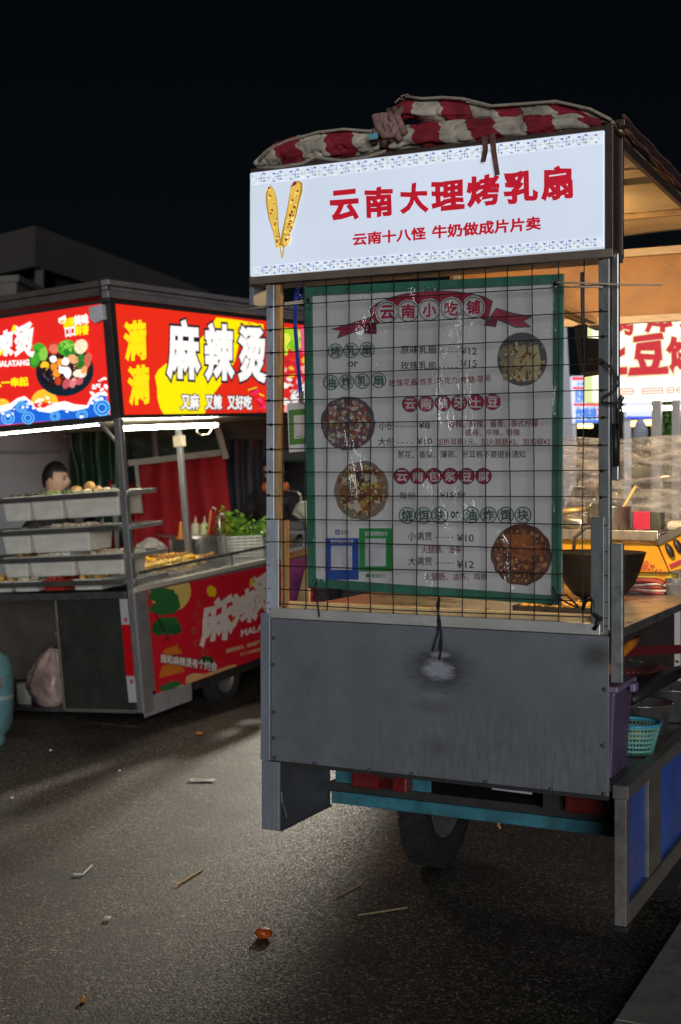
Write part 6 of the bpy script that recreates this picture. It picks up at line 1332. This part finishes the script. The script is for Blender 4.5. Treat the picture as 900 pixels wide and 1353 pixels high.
far_sign('pennant_stall', 'far stall with a pale lit banner, red pennants and blue trim', ((828, 522), (876, 522), (876, 551), (829, 551)), 14.0, c8(196, 206, 222), .95, art3)
B().tube([Vector(WF.hit(832, 560, 1, 14.4)), Vector(WF.hit(862, 558, 1, 14.4))], .03, 8).build('amber_lamp', glow('amber', (1, .5, .12), 9), COL.objects['pennant_stall'])
q = WF.hit(789, 560, 1, 11.5)
person('shopper with dark hair seen beyond the cart at the far drinks stall', (q[0], 11.5, 0), R(200), 2.11 if False else 1.74, (-.22, .05, .85), (.22, .05, .85), JBLK, TRS, SKINW, R(50))
q = WF.hit(846, 568, 1, 14.1)
o = B().blob((0, 0, 0), (.075, .06, .13), 20, 14, lambda v: Vector((v.x * (1.1 - .4 * v.z) * (1 + .2 * noise.noise(v * 4)), v.y, v.z))).tube([(0, 0, .1), (.01, 0, .30)], .012, 6).build('far_figure_blob', mat('bluegrey_blob', (.40, .41, .46), .7, 0, .3, 12, .4, 20), None, smooth=True); o.location = q; tag(o, 'pale blue-grey shape added in place of a far figure below the pennant stall banner', 'bag')  # plain blob stands in for a small pale figure

# assumed mast and beam, added unseen behind the menu board for the ground streak
fm = empty('assumed_flood_mast', 'assumed steel mast with a flood lamp, unseen behind the menu board', 'assumed lamp mast', (1.40, 15.6, 0))
B().tube([(0, 0, 0), (0, 0, 3.6)], [.06, .04], 10).build('mast', galv, fm, smooth=True)
B().box(-.2, .2, -.12, -.03, 3.40, 3.60).build('assumed_lamp_head', black, fm, bevel=.01)
spl = bpy.data.lights.new('assumed_beam', 'SPOT'); spl.energy = 4000; spl.color = (1, .93, .79); spl.spot_size = R(13); spl.spot_blend = .9; spl.shadow_soft_size = .12  # assumed beam, its cone shaped to the streak on the ground
so = bpy.data.objects.new('assumed_beam', spl); COL.objects.link(so); so.parent = fm; so.location = (0, -.2, 3.5); so.scale = (1, 1.7, 1)
so.rotation_euler = (Vector((1.40, 15.4, 3.5)) - Vector((-.80, 6.3, 0))).to_track_quat('Z', 'Y').to_euler()

# ================================================================== LITTER
def gp(u, v, z_=.0): return WF.p(u, v, 2, z_)
bam = mat('bamboo_litter', (.55, .38, .16), .6, 0, .2, 20)
for lab, a, b__, r_, m_ in (('bright bamboo skewer stick lying in the lit streak', (235, 1169), (268, 1149), .0042, bam), ('dull bamboo skewer stick lying near the wheel shadow', (473, 1209), (538, 1199), .0035, mat('bamboo_dull', (.26, .19, .09), .7)), ('short dark skewer stick lying left of the wheel', (442, 1186), (477, 1168), .003, mat('bamboo_dull', (.26, .19, .09)))):
    o = B().tube([gp(*a, .006), gp(*b__, .005)], r_, 6).build('skewer_stick', m_, None); tag(o, lab, 'stick')
o = B().tube([gp(97, 1155, .008), gp(110, 1155, .008), gp(115, 1150, .008), gp(122, 1143, .008)], .004, 7).build('bent_straw', mat('straw_white', (.7, .7, .72), .4), None); tag(o, 'bent white drinking straw lying on the asphalt', 'straw')
def scrap(name, label, u, v, w_, d_, h_, m_, cat, seed):
    c_ = gp(u, v, 0); o = B().grid(lambda a, b: (c_.x + (a - .5) * w_ + .2 * w_ * noise.noise(Vector((b * 3, seed, 0))), c_.y + (b - .5) * d_ + .3 * d_ * noise.noise(Vector((a * 3, 0, seed))), .006 + h_ * (.5 + noise.noise(Vector((a * 3, b * 3, seed))))), 8, 8).build(name, m_, None, thick=.004, smooth=True); return tag(o, label, cat)
wpp = mat('paper_white', (.72, .71, .68), .7)
scrap('paper_scrap', 'long white paper shred in the lit streak', 266, 1033, .12, .035, .008, wpp, 'litter', 1.0)
scrap('paper_scrap', 'tiny white paper bit below the bent straw', 142, 1216, .020, .022, .006, wpp, 'litter', 2.0)
scrap('orange_peel', 'flat orange peel shred near the left stall', 264, 971, .04, .05, .008, mat('peel_orange', (.7, .22, .02), .5), 'litter', 3.0)
c_ = gp(348, 1240, 0); o = B().blob((0, 0, .018), (.026, .022, .019), 16, 10, lambda q: q * (1 + .35 * noise.noise(q * 1.6 + Vector((3, 1, 2))))).build('food_scrap', mat('scrap_red', (.42, .07, .012), .35, 0, .5, 60), None, smooth=True); o.location = c_; tag(o, 'glossy orange-red food scrap lying on the asphalt', 'litter')
c_ = gp(110, 1324, 0); o = B().blob((0, 0, .008), (.009, .008, .008), 10, 6, lump).build('food_scrap', mat('scrap_amber', (.55, .18, .02), .4), None, smooth=True); o.location = c_; tag(o, 'tiny amber food crumb at the lower left', 'litter')
for i, (u, v) in enumerate(((16, 1055), (158, 1019), (67, 992))):
    c_ = gp(u, v, 0); o = B().blob((0, 0, .004), (.009, .009, .005), 8, 5, lump).build('grit_bit', wpp, None, smooth=True); o.location = c_; tag(o, 'small pale speck of litter on the asphalt', 'litter', 'pale specks on the asphalt')
